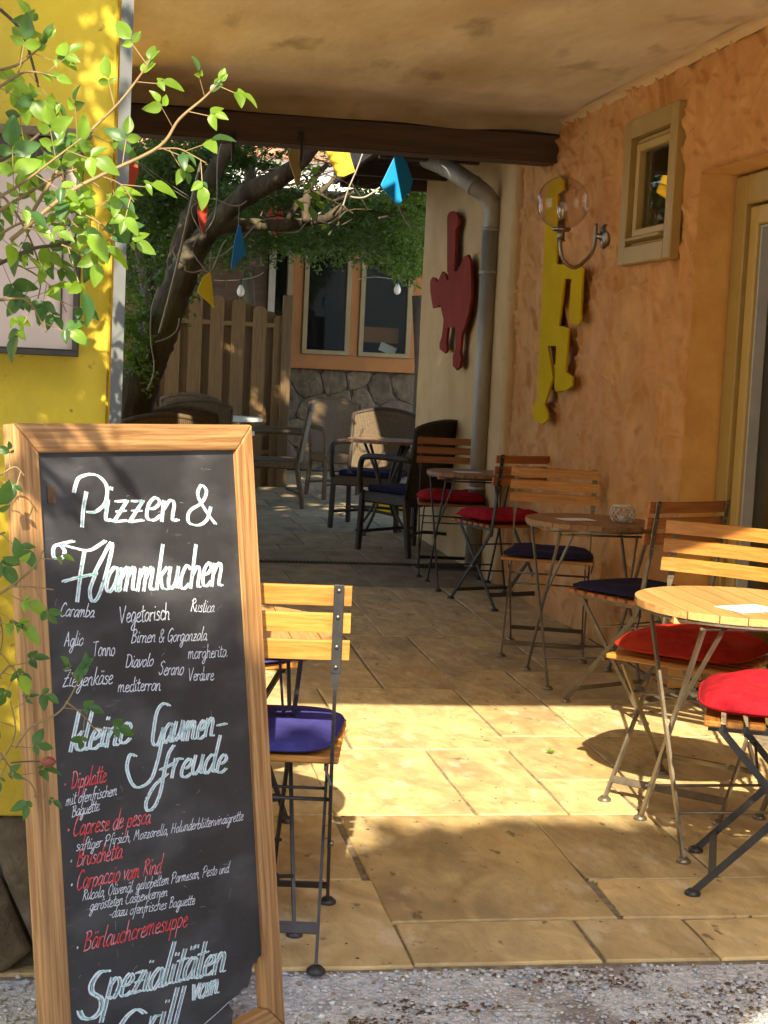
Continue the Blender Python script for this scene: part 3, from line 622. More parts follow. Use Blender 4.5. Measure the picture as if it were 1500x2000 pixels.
# house across the yard, behind the viewer (seen only in panes and by its bounce light)
oh = thing('opposite_house', 'white house with a red tiled roof across the yard behind the viewer', 'house', (2, -17, 0))
q = MB(); q.box((0, 0, 2.2), (16, 6, 4.5)); q.build('wall', MAT['white_wall'], oh)
q = MB(); q.prism([(-8.3, -3.5, 4.45), (-8.3, 3.5, 4.45), (-8.3, 0, 7.0)], (16.6, 0, 0)); q.build('roof', MAT['roof_tile'], oh)
for x in (-5, -2, 1, 4):
    q = MB(); q.box((x, 3.02, 2.0), (1, .06, 1.3)); q.build('window', MAT['dark'], oh)
# ================================================================ FURNITURE
def foot(q, p, r=.021): q.lathe([(r*.55, .014), (r, .006), (r, 0), (r*.98, -.001)], (p[0], p[1], .001), 14)
def make_chair(label, slat, steel, fold=0):
    t = thing('folding_chair', label, 'chair', group='folding bistro chairs in the passage')
    W2 = .185
    sp = [(-.245, .845), (-.205, .55), (-.175, .45), (-.13, .37), (.20, 0)]  # y,z of long bar
    # back slats
    for k in range(3):
        z = .824-.060*k; y = -.243+.0085*k*1.2+.0
        q = MB(); n = 8; V = []
        hw = .212; th = .012; hh = .0215
        for i in range(n+1):
            x = -hw+2*hw*i/n; yy = y+.018-(.014*(x/hw)**2)*-1*0-.016*(1-(x/hw)**2)
            for (a, b_) in ((-th/2, -hh), (th/2, -hh), (th/2, hh-.004), (th/2-.004, hh), (-th/2+.004, hh), (-th/2, hh-.004)): V.append((x, yy+a+b_*-.13, z+b_))
        Fc = [(i*6+j, i*6+(j+1) % 6, (i+1)*6+(j+1) % 6, (i+1)*6+j) for i in range(n) for j in range(6)]+[tuple(range(6))[::-1], tuple(n*6+j for j in range(6))]
        q.add(V, Fc); q.build('back_slat', MAT[slat], t)
    # seat slats
    for k in range(7):
        y = -.15+.055*k; hw = .19+.006*k*.3
        q = MB(); q.box((0, y, .452), (hw*2+.02, .042, .016), None, .004); q.build('seat_slat', MAT[slat], t)
    for s in (-1, 1):
        x = s*W2; q = MB()
        # flat upper part of the upright seen broad from behind, twisted into the narrow lower part
        q.bar((x, -.250, .850), (x, -.222, .655), .022, .005, (1, 0, 0), .002)
        q.add([(x-.011, -.2245, .655), (x+.011, -.2245, .655), (x+.011, -.2195, .655), (x-.011, -.2195, .655), (x-.004, -.222, .62), (x+.004, -.222, .62), (x+.004, -.206, .62), (x-.004, -.206, .62)], [(0, 1, 5, 4), (1, 2, 6, 5), (2, 3, 7, 6), (3, 0, 4, 7)])
        P = [(x, -.214, .622), (x, -.185, .46), (x, -.165, .41), (x, -.13, .365), (x, .195, .012)]
        for a, b_ in zip(P[:-1], P[1:]): q.bar(a, Vector(b_)+(Vector(b_)-Vector(a)).normalized()*.004, .008, .018, (1, 0, 0))
        q.build('back_leg_bar', MAT[steel], t)
        q = MB(); x2 = s*(W2-.014)
        q.bar((x2, .165, .44), (x2, -.225, .012), .007, .018, (1, 0, 0)); q.build('front_leg_bar', MAT[steel], t)
        q = MB(); q.bar((x2, -.16, .436), (x2, .19, .436), .006, .018, (1, 0, 0)); q.bar((x2, -.165, .436), (x, -.185, .40), .006, .016, (1, 0, 0)); q.build('seat_rail', MAT[steel], t)
        q = MB(); foot(q, (x, .20, 0)); q.build('foot', MAT[steel], t, True)
        q = MB(); foot(q, (x2, -.23, 0)); q.build('foot', MAT[steel], t, True)
        q = MB(); R = Matrix.Rotation(PI/2, 3, 'Y')
        q.lathe([(.004, -.004), (.008, -.004), (.008, .004), (.004, .006)], (x+s*.004, -.005, .215), 8, R); q.build('bolt', MAT['brushed'], t, True)
        for z, y in ((.838, -.2515), (.78, -.243), (.715, -.234), (.67, -.227)): q = MB(); q.lathe([(.002, 0), (.0045, 0), (.0045, .002), (.002, .003)], (x, y-.0, z), 8, Matrix.Rotation(PI/2, 3, 'X')); q.build('bolt', MAT['brushed'], t, True)
    q = MB(); q.bar((-W2+.014, -.175, .078), (W2-.014, -.175, .078), .026, .005, (0, .67, .74)); q.build('stretcher', MAT[steel], t)
    q = MB(); q.bar((-W2, .155, .06), (W2, .155, .06), .024, .005, (0, .67, -.74)); q.build('stretcher', MAT[steel], t)
    q = MB(); q.tube([(-W2, -.115, .35), (W2, -.115, .35)], .005, 6); q.tube([(-W2+.014, .06, .325), (W2-.014, .06, .325)], .004, 6); q.build('cross_rod', MAT[steel], t, True)
    return t
ch_o = None
chairs = {}
def place_chair(key, x, y, h, slat, steel, label):
    k2 = (slat, steel)
    if k2 not in chairs:
        t = make_chair(label, slat, steel); t.location = (x, y, 0); t.rotation_euler = (0, 0, h); chairs[k2] = t
    else: t = copy_thing(chairs[k2], (x, y, 0), h, label)
    return t
CHAIRS = [  # x, y, heading, slat, steel, label, cushion kind/label
 (.325, 3.425, -.16, 'slat_x', 'steel_black', 'folding wooden slat chair beside the chalkboard, seen from behind, half in the sun', 'blue', 'bright blue flat cushion on the chair beside the chalkboard'),
 (.26, 4.36, 3.55, 'slat_x', 'steel_black', 'folding slat chair farther back behind the chalkboard, mostly hidden by it', 'blue', 'blue cushion of the mostly hidden chair behind the chalkboard'),
 (1.74, 3.71, 1.18, 'slat_x', 'steel_black', 'nearest right folding chair with black crossed legs, cut by the picture edge', 'red', 'bright crimson puffy cushion nearest the right picture edge'),
 (1.79, 4.47, 2.40, 'slat_x', 'steel_brown', 'sunlit folding chair with glowing orange back slats behind the nearest right table', 'redor', 'orange red puffy cushion behind the legs of the sunlit table'),
 (2.05, 5.72, .44, 'slat_dark', 'steel_brown', 'folding chair in front of the table with the candle glass, its back towards us', 'navy', 'dark navy cushion on the chair with its back towards us by the candle table'),
 (2.0, 6.86, 2.82, 'slat_x', 'steel_brown', 'folding chair behind the table with the candle glass, orange slats in shade', 'navy', 'dark navy cushion seen below the table with the candle glass'),
 (2.13, 8.28, .34, 'slat_dark', 'steel_black', 'dark folding chair in front of the farthest bistro table, against the wall', 'red', 'shaded red puffy cushion in front of the farthest bistro table'),
 (2.08, 9.42, 3.0, 'slat_dark', 'steel_black', 'reddish slat folding chair behind the farthest bistro table below the downpipe', 'red', 'dim red cushion below the farthest bistro table, next to the dark wicker chair'),
]
def cushion(kind, label, x, y, h, seed):
    r = np.random.default_rng(seed); n = 26
    u = np.linspace(-1, 1, n); U, W_ = np.meshgrid(u, u, indexing='ij')
    flat = kind in ('blue', 'navy')
    # superellipse squircle mapping
    ex = 5 if flat else 4.2
    rr = (np.abs(U)**ex+np.abs(W_)**ex)**(1/ex); mx = np.maximum(np.abs(U), np.abs(W_)); s = np.where(rr > 0, mx/np.maximum(rr, 1e-6), 1)
    X = U*s; Y = W_*s; e = np.clip(1-mx**(8 if flat else 3.2), 0, 1)
    th = .030 if flat else .074
    wv = .195*(1+.10*Y) if flat else .212
    tx = X*wv; ty = Y*.198+.02
    tuft = 0 if flat else -.018*np.exp(-((U**2+W_**2)/.02))
    lump = lowfreq(n, n, 5, .0075 if not flat else .0022, seed)+lowfreq(n, n, 2, .0014 if not flat else .0006, seed+1)+(0 if flat else .012*np.sin(U*3+seed)*(1-W_**2))
    z1 = th*.5*(e**.5)*1.25+tuft*0+lump*e; z0 = -th*.5*(e**.5)*.6
    if not flat: z1 = z1+.010*np.maximum(0, W_)*0+.012*(mx**3)*(np.abs(U) > .2)*e*0
    zc = .462+th*.36
    V1 = np.stack([tx, ty, zc+z1], -1).reshape(-1, 3); V0 = np.stack([tx, ty, zc+z0], -1).reshape(-1, 3)
    idx = np.arange(n*n).reshape(n, n); a = np.stack([idx[:-1, :-1], idx[1:, :-1], idx[1:, 1:], idx[:-1, 1:]], -1).reshape(-1, 4)
    Fc = np.concatenate([a, a[:, ::-1]+n*n]); V = np.concatenate([V1, V0])
    # edges coincide where e = 0
    root = thing('seat_cushion', label, 'cushion', (x, y, 0), h, 'cushions on the folding chairs')
    o = np_mesh('cushion_body', V, Fc, MAT['cush_'+kind], root, True)
    bord = [idx[i, 0] for i in range(n)]+[idx[n-1, i] for i in range(1, n)]+[idx[i, n-1] for i in range(n-2, -1, -1)]+[idx[0, i] for i in range(n-2, 0, -1)]
    q = MB(); P = [tuple(V1[i]) for i in bord]; q.tube(P+[P[0]], .0035, 5, False); q.build('piping', MAT['cush_'+kind], root, True)
    if kind == 'navy':
        for s_ in (-1, 1):
            q = MB(); q.tube(smooth_pts([(s_*.16, -.165, .475), (s_*.19, -.19, .45), (s_*.2, -.2, .40), (s_*.195, -.185, .36)]), .003, 5); q.build('tie_ribbon', MAT['cush_'+kind], root, True)
    return root
for i, (x, y, h, sl_, stl, lab, ck, cl_) in enumerate(CHAIRS):
    place_chair(i, x, y, h, sl_, stl, lab); cushion(ck, cl_, x, y, h, 30+i)
# ---- bistro tables
TH = .69
def make_table(label, loc, rz, R, wood_, steel, group):
    t = thing('bistro_table', label, 'table', loc, rz, group)
    n = 9; pw = 2*R/n
    for k in range(n):
        x0 = -R+k*pw+.0015; x1 = x0+pw-.003
        pts = []
        for i in range(7): x = x0+(x1-x0)*i/6; pts.append((x, math.sqrt(max(R*R-x*x, .0004))))
        poly = [(x, y, 0) for x, y in pts]+[(x, -y, 0) for x, y in reversed(pts)]
        q = MB(); q.prism([(x, y, TH-.020) for x, y, _ in poly], (0, 0, .020)); q.build('top_plank', MAT[wood_], t)
    for yb_ in (.14, -.14): q = MB(); q.box((0, yb_, TH-.030), (2*R*.86, .03, .018)); q.build('batten', MAT[wood_], t)
    for s in (-1, 1):
        x = s*.2; x2 = s*.188
        q = MB(); q.bar((x, .2, TH-.04), (x, -.19, .01), .008, .018, (1, 0, 0)); q.build('leg_bar', MAT[steel], t)
        q = MB(); q.bar((x2, -.2, TH-.04), (x2, .19, .01), .008, .018, (1, 0, 0)); q.build('leg_bar', MAT[steel], t)
        q = MB(); q.bar((x2+s*.0-.0, .0, .345), (x2-s*.05, -.215, TH-.04), .006, .014, (1, 0, 0)); q.build('brace', MAT[steel], t)
        for (a, b_) in ((x, -.195), (x2, .195)):
            q = MB(); foot(q, (a, b_, 0), .02); q.build('foot', MAT[steel], t, True)
    for y, z in ((-.135, .12), (.135, .12), (-.2, TH-.045), (.2, TH-.045)):
        q = MB(); q.tube([(-.2, y, z), (.2, y, z)], .005, 6); q.build('cross_rod', MAT[steel], t, True)
    q = MB(); q.lathe([(R-.012, TH-.030), (R-.006, TH-.030), (R-.006, TH-.021), (R-.012, TH-.021)], (0, 0, 0), 40); q.f = [f for f in q.f if len(f) == 4]; q.build('rim_band', MAT[steel], t)
    return t
make_table('round slatted wooden table half hidden behind the chalkboard on the left', (.235, 3.58, 0), .0, .30, 'table_wood', 'steel_black', 'round bistro tables')
make_table('sunlit round slatted table at the right edge with a white card on it', (1.755, 4.06, 0), .0, .30, 'table_wood', 'steel_brown', 'round bistro tables')
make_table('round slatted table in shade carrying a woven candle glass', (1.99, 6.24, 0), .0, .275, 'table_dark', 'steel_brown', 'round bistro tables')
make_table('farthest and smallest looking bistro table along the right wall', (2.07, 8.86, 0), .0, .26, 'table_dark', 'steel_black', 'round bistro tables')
def card(loc, rz, label, sz=(.15, .10)):
    q = MB(); q.box((0, 0, .0012), (sz[0], sz[1], .0016)); o = q.build('menu_card', MAT['paper'], None, loc=loc); o.rotation_euler = (0, 0, rz); tag(o, label, 'card', 'cards lying on the tables')
card((1.72, 3.93, TH+.001), .35, 'white card lying on the sunlit table at the right', (.15, .11))
card((1.92, 6.22, TH+.001), .2, 'pale card lying on the table with the candle glass', (.15, .09))
card((2.04, 8.80, TH+.001), .1, 'pale card on the farthest bistro table', (.15, .10))
# candle glass: bowl wrapped in wire lattice
cg = thing('candle_glass', 'round candle glass wrapped in pale woven wire on the shaded table', 'candle holder', (2.105, 6.16, TH), 0)
prof = [(.030, .0), (.046, .012), (.054, .034), (.052, .055), (.042, .070), (.038, .072)]
q = MB(); q.lathe([(.026, .003), (.042, .013), (.050, .034), (.048, .055), (.039, .069)], n=20); q.f = q.f[:-1]; q.build('glass_bowl', MAT['globe'], cg, True)
q = MB()
for k in range(14):
    for s_ in (-1, 1):
        P = []
        for i in range(12):
            tt = i/11; z = tt*.072; r_ = np.interp(z, [a[1] for a in prof], [a[0] for a in prof])+.001; a = 2*PI*k/14+s_*tt*1.1
            P.append((r_*math.cos(a), r_*math.sin(a), z))
        q.tube(P, .0016, 4)
q.lathe([(.037, .070), (.042, .070), (.042, .075), (.037, .075)], n=20); q.build('wire_wrap', MAT['white_top'], cg, True)
q = MB(); q.lathe([(.019, .005), (.019, .03), (.016, .031)], n=14); q.build('candle', MAT['paper'], cg, True)
# ---- wicker armchairs
def make_wicker(label, mat, frame, group='wicker armchairs'):
    t = thing('wicker_armchair', label, 'armchair', group=group)
    q = MB(); n = 14; V = []; Fc = []; zN = 10
    for j in range(zN+1):
        for i in range(n+1):
            x = -.25+.5*i/n; a = j/zN; z = .40+(.48+.05*(1-(x/.25)**2))*a*1.0; y = -.22-.09*a-.035*(1-(x/.25)**2)
            V.append((x*(1+.04*a), y, z))
    for j in range(zN):
        for i in range(n): a = j*(n+1)+i; Fc.append((a, a+1, a+n+2, a+n+1))
    nV = len(V); V += [(x, y-.022, z) for x, y, z in V]; Fc += [tuple(k+nV for k in f[::-1]) for f in Fc]
    q.add(V, Fc); q.build('backrest', MAT[mat], t, True)
    top = [V[zN*(n+1)+i] for i in range(n+1)]; P = [(x, y-.011, z) for x, y, z in top]
    q = MB(); q.tube([(P[0][0], P[0][1], P[0][2]-.03)]+P+[(P[-1][0], P[-1][1], P[-1][2]-.03)], .018, 8); q.build('top_rail', MAT[frame], t, True)
    for s_ in (-1, 1):
        q = MB(); q.tube([(s_*.255, -.225, .38), (s_*.265, -.315, .88)], .016, 6); q.build('back_post', MAT[frame], t, True)
        q = MB(); q.tube(smooth_pts([(s_*.27, -.28, .66), (s_*.285, -.05, .665), (s_*.285, .16, .655), (s_*.28, .215, .61), (s_*.275, .225, .5), (s_*.265, .22, .40)]), .021, 8); q.build('armrest', MAT[frame], t, True)
        q = MB(); q.bar((s_*.255, .21, .42), (s_*.265, .225, 0), .038, .038, (1, 0, 0), .006); q.build('leg', MAT[frame], t)
        q = MB(); q.bar((s_*.25, -.215, .42), (s_*.265, -.29, 0), .038, .038, (1, 0, 0), .006); q.build('leg', MAT[frame], t)
    q = MB(); q.box((0, 0, .375), (.52, .47, .075), None, .012); q.build('seat', MAT[mat], t)
    q = MB(); q.tube(smooth_pts([(-.25, .21, .13), (0, .12, .15), (.25, .21, .13)]), .012, 6); q.tube(smooth_pts([(-.25, -.25, .13), (0, -.14, .15), (.25, -.25, .13)]), .012, 6); q.build('stretcher', MAT[frame], t, True)
    return t
wd = make_wicker('dark wicker armchair in front of the central wicker table', 'wicker_dark', 'wicker_dark')
wd.location = (2.03, 10.50, 0); wd.rotation_euler = (0, 0, .57)
wg = make_wicker('wicker armchair with a sunlit back corner behind the central wicker table', 'wicker_gold', 'wicker_dark'); wg.location = (2.0, 11.95, 0); wg.rotation_euler = (0, 0, 2.72)
wg2 = make_wicker('golden wicker armchair standing farthest back before the stone base, flecked by sun', 'wicker_gold', 'wicker_gold'); wg2.location = (2.14, 14.5, 0); wg2.rotation_euler = (0, 0, 3.35)
wt_ = make_wicker('foremost tan wicker armchair in the left row, beside the grey corner strip', 'wicker_tan', 'seat_rail'); wt_.location = (.26, 9.8, 0); wt_.rotation_euler = (0, 0, .12)
copy_thing(wt_, (.40, 11.2, 0), .1, 'tan wicker armchair second from the front in the row at the left')
copy_thing(wt_, (.66, 13.0, 0), .0, 'tan wicker armchair third in the left row, in front of the white table')
copy_thing(wt_, (.66, 14.7, 0), .0, 'tan wicker armchair at the back of the left row by the plank fence')
copy_thing(wt_, (1.36, 13.6, 0), 1.45, 'tan wicker armchair seen from its side between fence and stone base')
def pad(loc, rz, label):
    q = MB(); q.box((0, 0, .435), (.44, .42, .045), None, .018); o = q.build('seat_pad', MAT['cush_navy'], None, False, loc); o.rotation_euler = (0, 0, rz); tag(o, label, 'cushion', 'navy pads on the wicker chairs')
pad((2.03, 10.50, 0), .57, 'dark navy pad on the wicker armchair nearest the downpipe')
pad((2.0, 11.95, 0), 2.72, 'dark navy pad on the wicker armchair behind the central wicker table')
def pedestal(label, loc, R, mat, planks=True):
    t = thing('round_table', label, 'table', loc)
    if planks:
        n = 9; pw = 2*R/n
        for k in range(n):
            x0 = -R+k*pw+.002; x1 = x0+pw-.004; pts = [(x0+(x1-x0)*i/4, math.sqrt(max(R*R-(x0+(x1-x0)*i/4)**2, .0004))) for i in range(5)]
            q = MB(); q.prism([(x, y, .70) for x, y in pts]+[(x, -y, .70) for x, y in reversed(pts)], (0, 0, .022)); q.build('top_plank', MAT[mat], t)
    else: q = MB(); q.lathe([(R-.02, .69), (R, .695), (R, .72), (R-.005, .725)], n=40); q.build('table_top', MAT[mat], t)
    for k in range(4):
        a = PI/4+k*PI/2; c, s = math.cos(a), math.sin(a)
        q = MB(); q.tube(smooth_pts([(c*R*.7, s*R*.7, .69), (c*.06, s*.06, .40), (c*.10, s*.10, .2), (c*.24, s*.24, .01)]), .011, 6); foot(q, (c*.24, s*.24, 0), .02); q.build('leg', MAT['steel_black'], t, True)
    return t
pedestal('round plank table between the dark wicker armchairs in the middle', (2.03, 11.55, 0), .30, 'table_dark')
pedestal('round white topped table beside the tan wicker armchairs', (1.02, 14.6, 0), .34, 'white_top', False)
pedestal('low pale table glimpsed between the two front tan wicker armchairs', (.78, 12.0, 0), .28, 'white_top', False)
# yellow box far behind
yb = thing('yellow_bench_box', 'yellow painted plank step lying behind the wicker table', 'step', (2.36, 13.25, 0), .0)
q = MB(); q.box((0, 0, .11), (.34, .2, .03), None, .004); q.build('tread', MAT['yel_paint'], yb)
q = MB(); q.box((0, -.09, .05), (.32, .02, .09), None, .004); q.build('riser', MAT['yel_paint'], yb)
# rubber strip mat across the paving
rm = thing('rubber_strip', 'dark ribbed rubber strip lying across the paving', 'floor strip', (1.4, 9.76, .004))
q = MB(); q.box((0, 0, .003), (1.75, .045, .006))
for i in range(70): q.box((-.86+i*.025, 0, .008), (.013, .038, .006))
q.build('ribs', MAT['mat'], rm)
# green weed
q = MB()
for k in range(12):
    a = k*2.4; r_ = .007+.003*(k % 3); q.add([(0, 0, .004), (r_*math.cos(a-.4), r_*math.sin(a-.4), .012), (1.9*r_*math.cos(a), 1.9*r_*math.sin(a), .016), (r_*math.cos(a+.4), r_*math.sin(a+.4), .012)], [(0, 1, 2, 3)])
o = q.build('weed', MAT['rose'], None, loc=(1.5, 5.0, 0)); tag(o, 'tiny green weed growing in a sunlit paving joint', 'weed')
# ================================================================ WALL THINGS
# globe lamp
pl = atX(1178, 462, XW-.015); s_ = pl.y
gl = thing('globe_lamp', 'clear glass globe wall lamp with a bent steel arm on the orange wall', 'lamp', (XW, pl.y, pl.z))
RX = Matrix.Rotation(-PI/2, 3, 'Y')
q = MB(); q.lathe([(.058, -.01), (.060, .012), (.052, .020), (.030, .026), (.014, .032), (.012, .05)], (0, 0, 0), 24, RX); q.build('wall_plate', MAT['brushed'], gl, True)
gx_ = -.228; gz = -.036
q = MB(); q.tube(smooth_pts([(-.055, 0, .06), (-.055, 0, -.03), (-.075, 0, -.095), (-.145, 0, -.158), (-.205, 0, -.130), (gx_, 0, -.07), (gx_, 0, -.016)]), .009, 10); q.tube([(-.03, 0, 0), (-.055, 0, 0)], .012, 8); q.build('arm', MAT['brushed'], gl, True)
q = MB(); q.lathe([(.022, .0), (.022, .006), (.018, .008), (.018, .045), (.042, .050), (.046, .058), (.042, .066), (.02, .068), (.016, .10), (.014, .10)], (gx_, 0, gz), 24); q.build('socket', MAT['brushed'], gl, True)
q = MB(); prof = [(.127*math.sin(a), .184-.127*math.cos(a)) for a in [.36+(PI-.361)*i/22 for i in range(23)]]; q.lathe(prof, (gx_, 0, gz), 36); q.f = [f for f in q.f if len(f) == 4]; q.build('globe', MAT['globe'], gl, True)
q = MB(); q.lathe([(.013, .10), (.014, .115), (.026, .135), (.030, .155), (.026, .175), (.014, .187), (.001, .189)], (gx_, 0, gz), 18); q.build('bulb', glassmat('bulb_glass', C(.9, .85, .78), .05, .35), gl, True)
# red figure and yellow figure: sawn boards on the walls
def figure(name, label, cat, px, X, th, mat, edge_mat, off=.02):
    P = [atX(x, y, X) for x, y in px]; t = thing(name, label, cat, (X, P[0].y, P[0].z)); o = Vector((X, P[0].y, P[0].z))
    loop = smooth_pts(P+[P[0]], 1)[:-1]
    q = MB(); q.prism([p-o for p in P], (th, 0, 0)); b_ = q.build('sawn_board', mat, t)
    md = b_.modifiers.new('bevel', 'BEVEL'); md.width = .004; md.segments = 2; md.limit_method = 'ANGLE'
    q = MB()
    for k in (len(P)//4, len(P)*3//4): c = (P[k]+P[(k+len(P)//2) % len(P)])/2-o; q.box(((XW-X+th)/2, c.y*.5, c.z), (XW-X-th, .03, .03))
    q.build('wall_batten', mat, t); return t
red = [(882, 412), (891, 415), (895, 428), (894, 441), (889, 447), (887, 530), (893, 528), (900, 515), (906, 500), (913, 497), (918, 510), (920, 545), (920, 580), (915, 610), (908, 635), (901, 655), (898, 690), (900, 700), (897, 718), (891, 723), (884, 715), (884, 695), (889, 682), (889, 640), (874, 640), (871, 665), (872, 685), (868, 690), (858, 682), (858, 670), (863, 655), (866, 625), (859, 595), (854, 600), (845, 602), (840, 570), (840, 548), (844, 541), (849, 543), (853, 552), (858, 542), (863, 530), (869, 535), (873, 548), (876, 545), (873, 530), (873, 445), (873, 422), (877, 414)]
figure('red_animal_board', 'dull red sawn wooden figure with a long thin neck left of the downpipe', 'wall ornament', red, XW-.11, .020, MAT['red_paint'], None)
yel = [(1076, 350), (1092, 342), (1100, 352), (1100, 372), (1088, 380), (1088, 440), (1086, 515), (1138, 522), (1133, 605), (1134, 622), (1130, 634), (1114, 632), (1110, 612), (1116, 546), (1102, 544), (1091, 636), (1110, 640), (1104, 725), (1117, 735), (1116, 755), (1104, 763), (1084, 765), (1082, 755), (1086, 676), (1069, 676), (1079, 738), (1077, 745), (1063, 790), (1070, 808), (1068, 822), (1058, 829), (1042, 820), (1040, 795), (1052, 775), (1050, 745), (1054, 660), (1062, 500), (1066, 400), (1066, 362)]
figure('yellow_animal_board', 'yellow sawn wooden animal figure standing upright behind the globe lamp', 'wall ornament', yel, XW-.06, .014, MAT['yel_paint'], None)
# downpipe
dp = thing('downpipe', 'dull zinc rainwater downpipe with a bend on the cream wall', 'downpipe')
P = [atY(835, 312, 10.2), atY(870, 326, 9.75), atY(893, 340, 9.5), atY(925, 362, 9.4), atY(950, 382, 9.38), atY(962, 410, 9.38)]; xq = P[-1].x
P = [Vector(p) for p in P]; low = atY(941, 830, 9.38); xq2 = P[-1].x
q = MB(); q.tube(smooth_pts(P+[Vector((xq2, 9.38, P[-1].z-.12))]), .058, 16); q.build('upper_bend', MAT['galv'], dp, True)
q = MB(); q.tube([(xq2, 9.38, P[-1].z-.10), (xq2, 9.38, .02)], .057, 18); q.build('pipe', MAT['galv'], dp, True)
for z_, r_ in ((P[-1].z-.12, .061), (atY(955, 532, 9.38).z, .062), (.55, .061)):
    q = MB(); q.lathe([(.057, -.012), (r_+.002, -.01), (r_+.002, .01), (.057, .012)], (xq2, 9.38, z_), 18); q.tube([(xq2, 9.38, z_), (XW, 9.38, z_)], .008, 6); q.build('clamp', MAT['galv'], dp, True)
for i in (1, 3):
    q = MB(); d = (P[i+1]-P[i-1]).normalized(); R = d.to_track_quat('Z', 'Y').to_matrix(); q.lathe([(.057, -.015), (.063, -.012), (.063, .012), (.057, .015)], P[i], 18, R); q.build('sleeve', MAT['galv'], dp, True)
# ================================================================ CHALKBOARD
BR = Vector((.365, 2.911, 0)); u_l = Vector((-0.68704618, -0.72649944, 0.01288825)); v_u = Vector((-0.08613555, 0.09904459, 0.99134799)); n_f = Vector((0.72149027, -0.67999171, 0.13062564))
BW, BH = .623, 1.193
BL = BR+u_l*BW
BL.z += .0
cb = thing('chalkboard_stand', 'oak framed standing chalkboard with the handwritten menu, in front of the yellow wall', 'sign', BL)
Rb = Matrix((-u_l, n_f*-1, v_u)).transposed()
cb.rotation_euler = Rb.to_euler()
# local frame: x right (0..BW), y into the board, z up (0..BH)
rw_ = .052; rt_ = .050
def rail(name, poly, mat, th=.030):
    q = MB(); q.prism([(x, 0, z) for x, z in poly], (0, th, 0)); o = q.build(name, mat, cb); md = o.modifiers.new('bevel', 'BEVEL'); md.width = .0035; md.segments = 2; return o
g = .0006
rail('top_rail', [(g, BH), (rw_, BH-rt_+g), (BW-rw_, BH-rt_+g), (BW-g, BH)], MAT['rail_x'])
rail('side_rail', [(0, 0), (rw_, rt_+.0), (rw_, BH-rt_), (0, BH)], MAT['rail_z'])
rail('side_rail', [(BW, 0), (BW, BH), (BW-rw_, BH-rt_), (BW-rw_, rt_)], MAT['rail_z'])
rail('bottom_rail', [(g, 0), (BW-g, 0), (BW-rw_, rt_-g), (rw_, rt_-g)], MAT['rail_x'])
q = MB(); q.bar((BW*.5, .055, BH*.62), (BW*.5, .09, .0), .05, .02, (1, 0, 0)); q.build('rear_prop', MAT['rail_z'], cb)
pan = [(rw_-.004, rt_-.004), (.470, rt_-.004), (.478, .074), (.466, .088), (.468, .096), (.495, .100), (.510, .108), (.524, .106), (.538, .125), (.540, .138), (.547, .146), (.556, .144), (.560, .152), (BW-rw_+.004, .155), (BW-rw_+.004, BH-rt_+.004), (rw_-.004, BH-rt_+.004)]
q = MB(); q.prism([(x, .010, z) for x, z in pan], (0, .006, 0)); panel = q.build('chalk_panel', MAT['chalkboard'], cb)
q = MB()
for (x, z, r_) in ((.14, 1.07, .0), ): pass
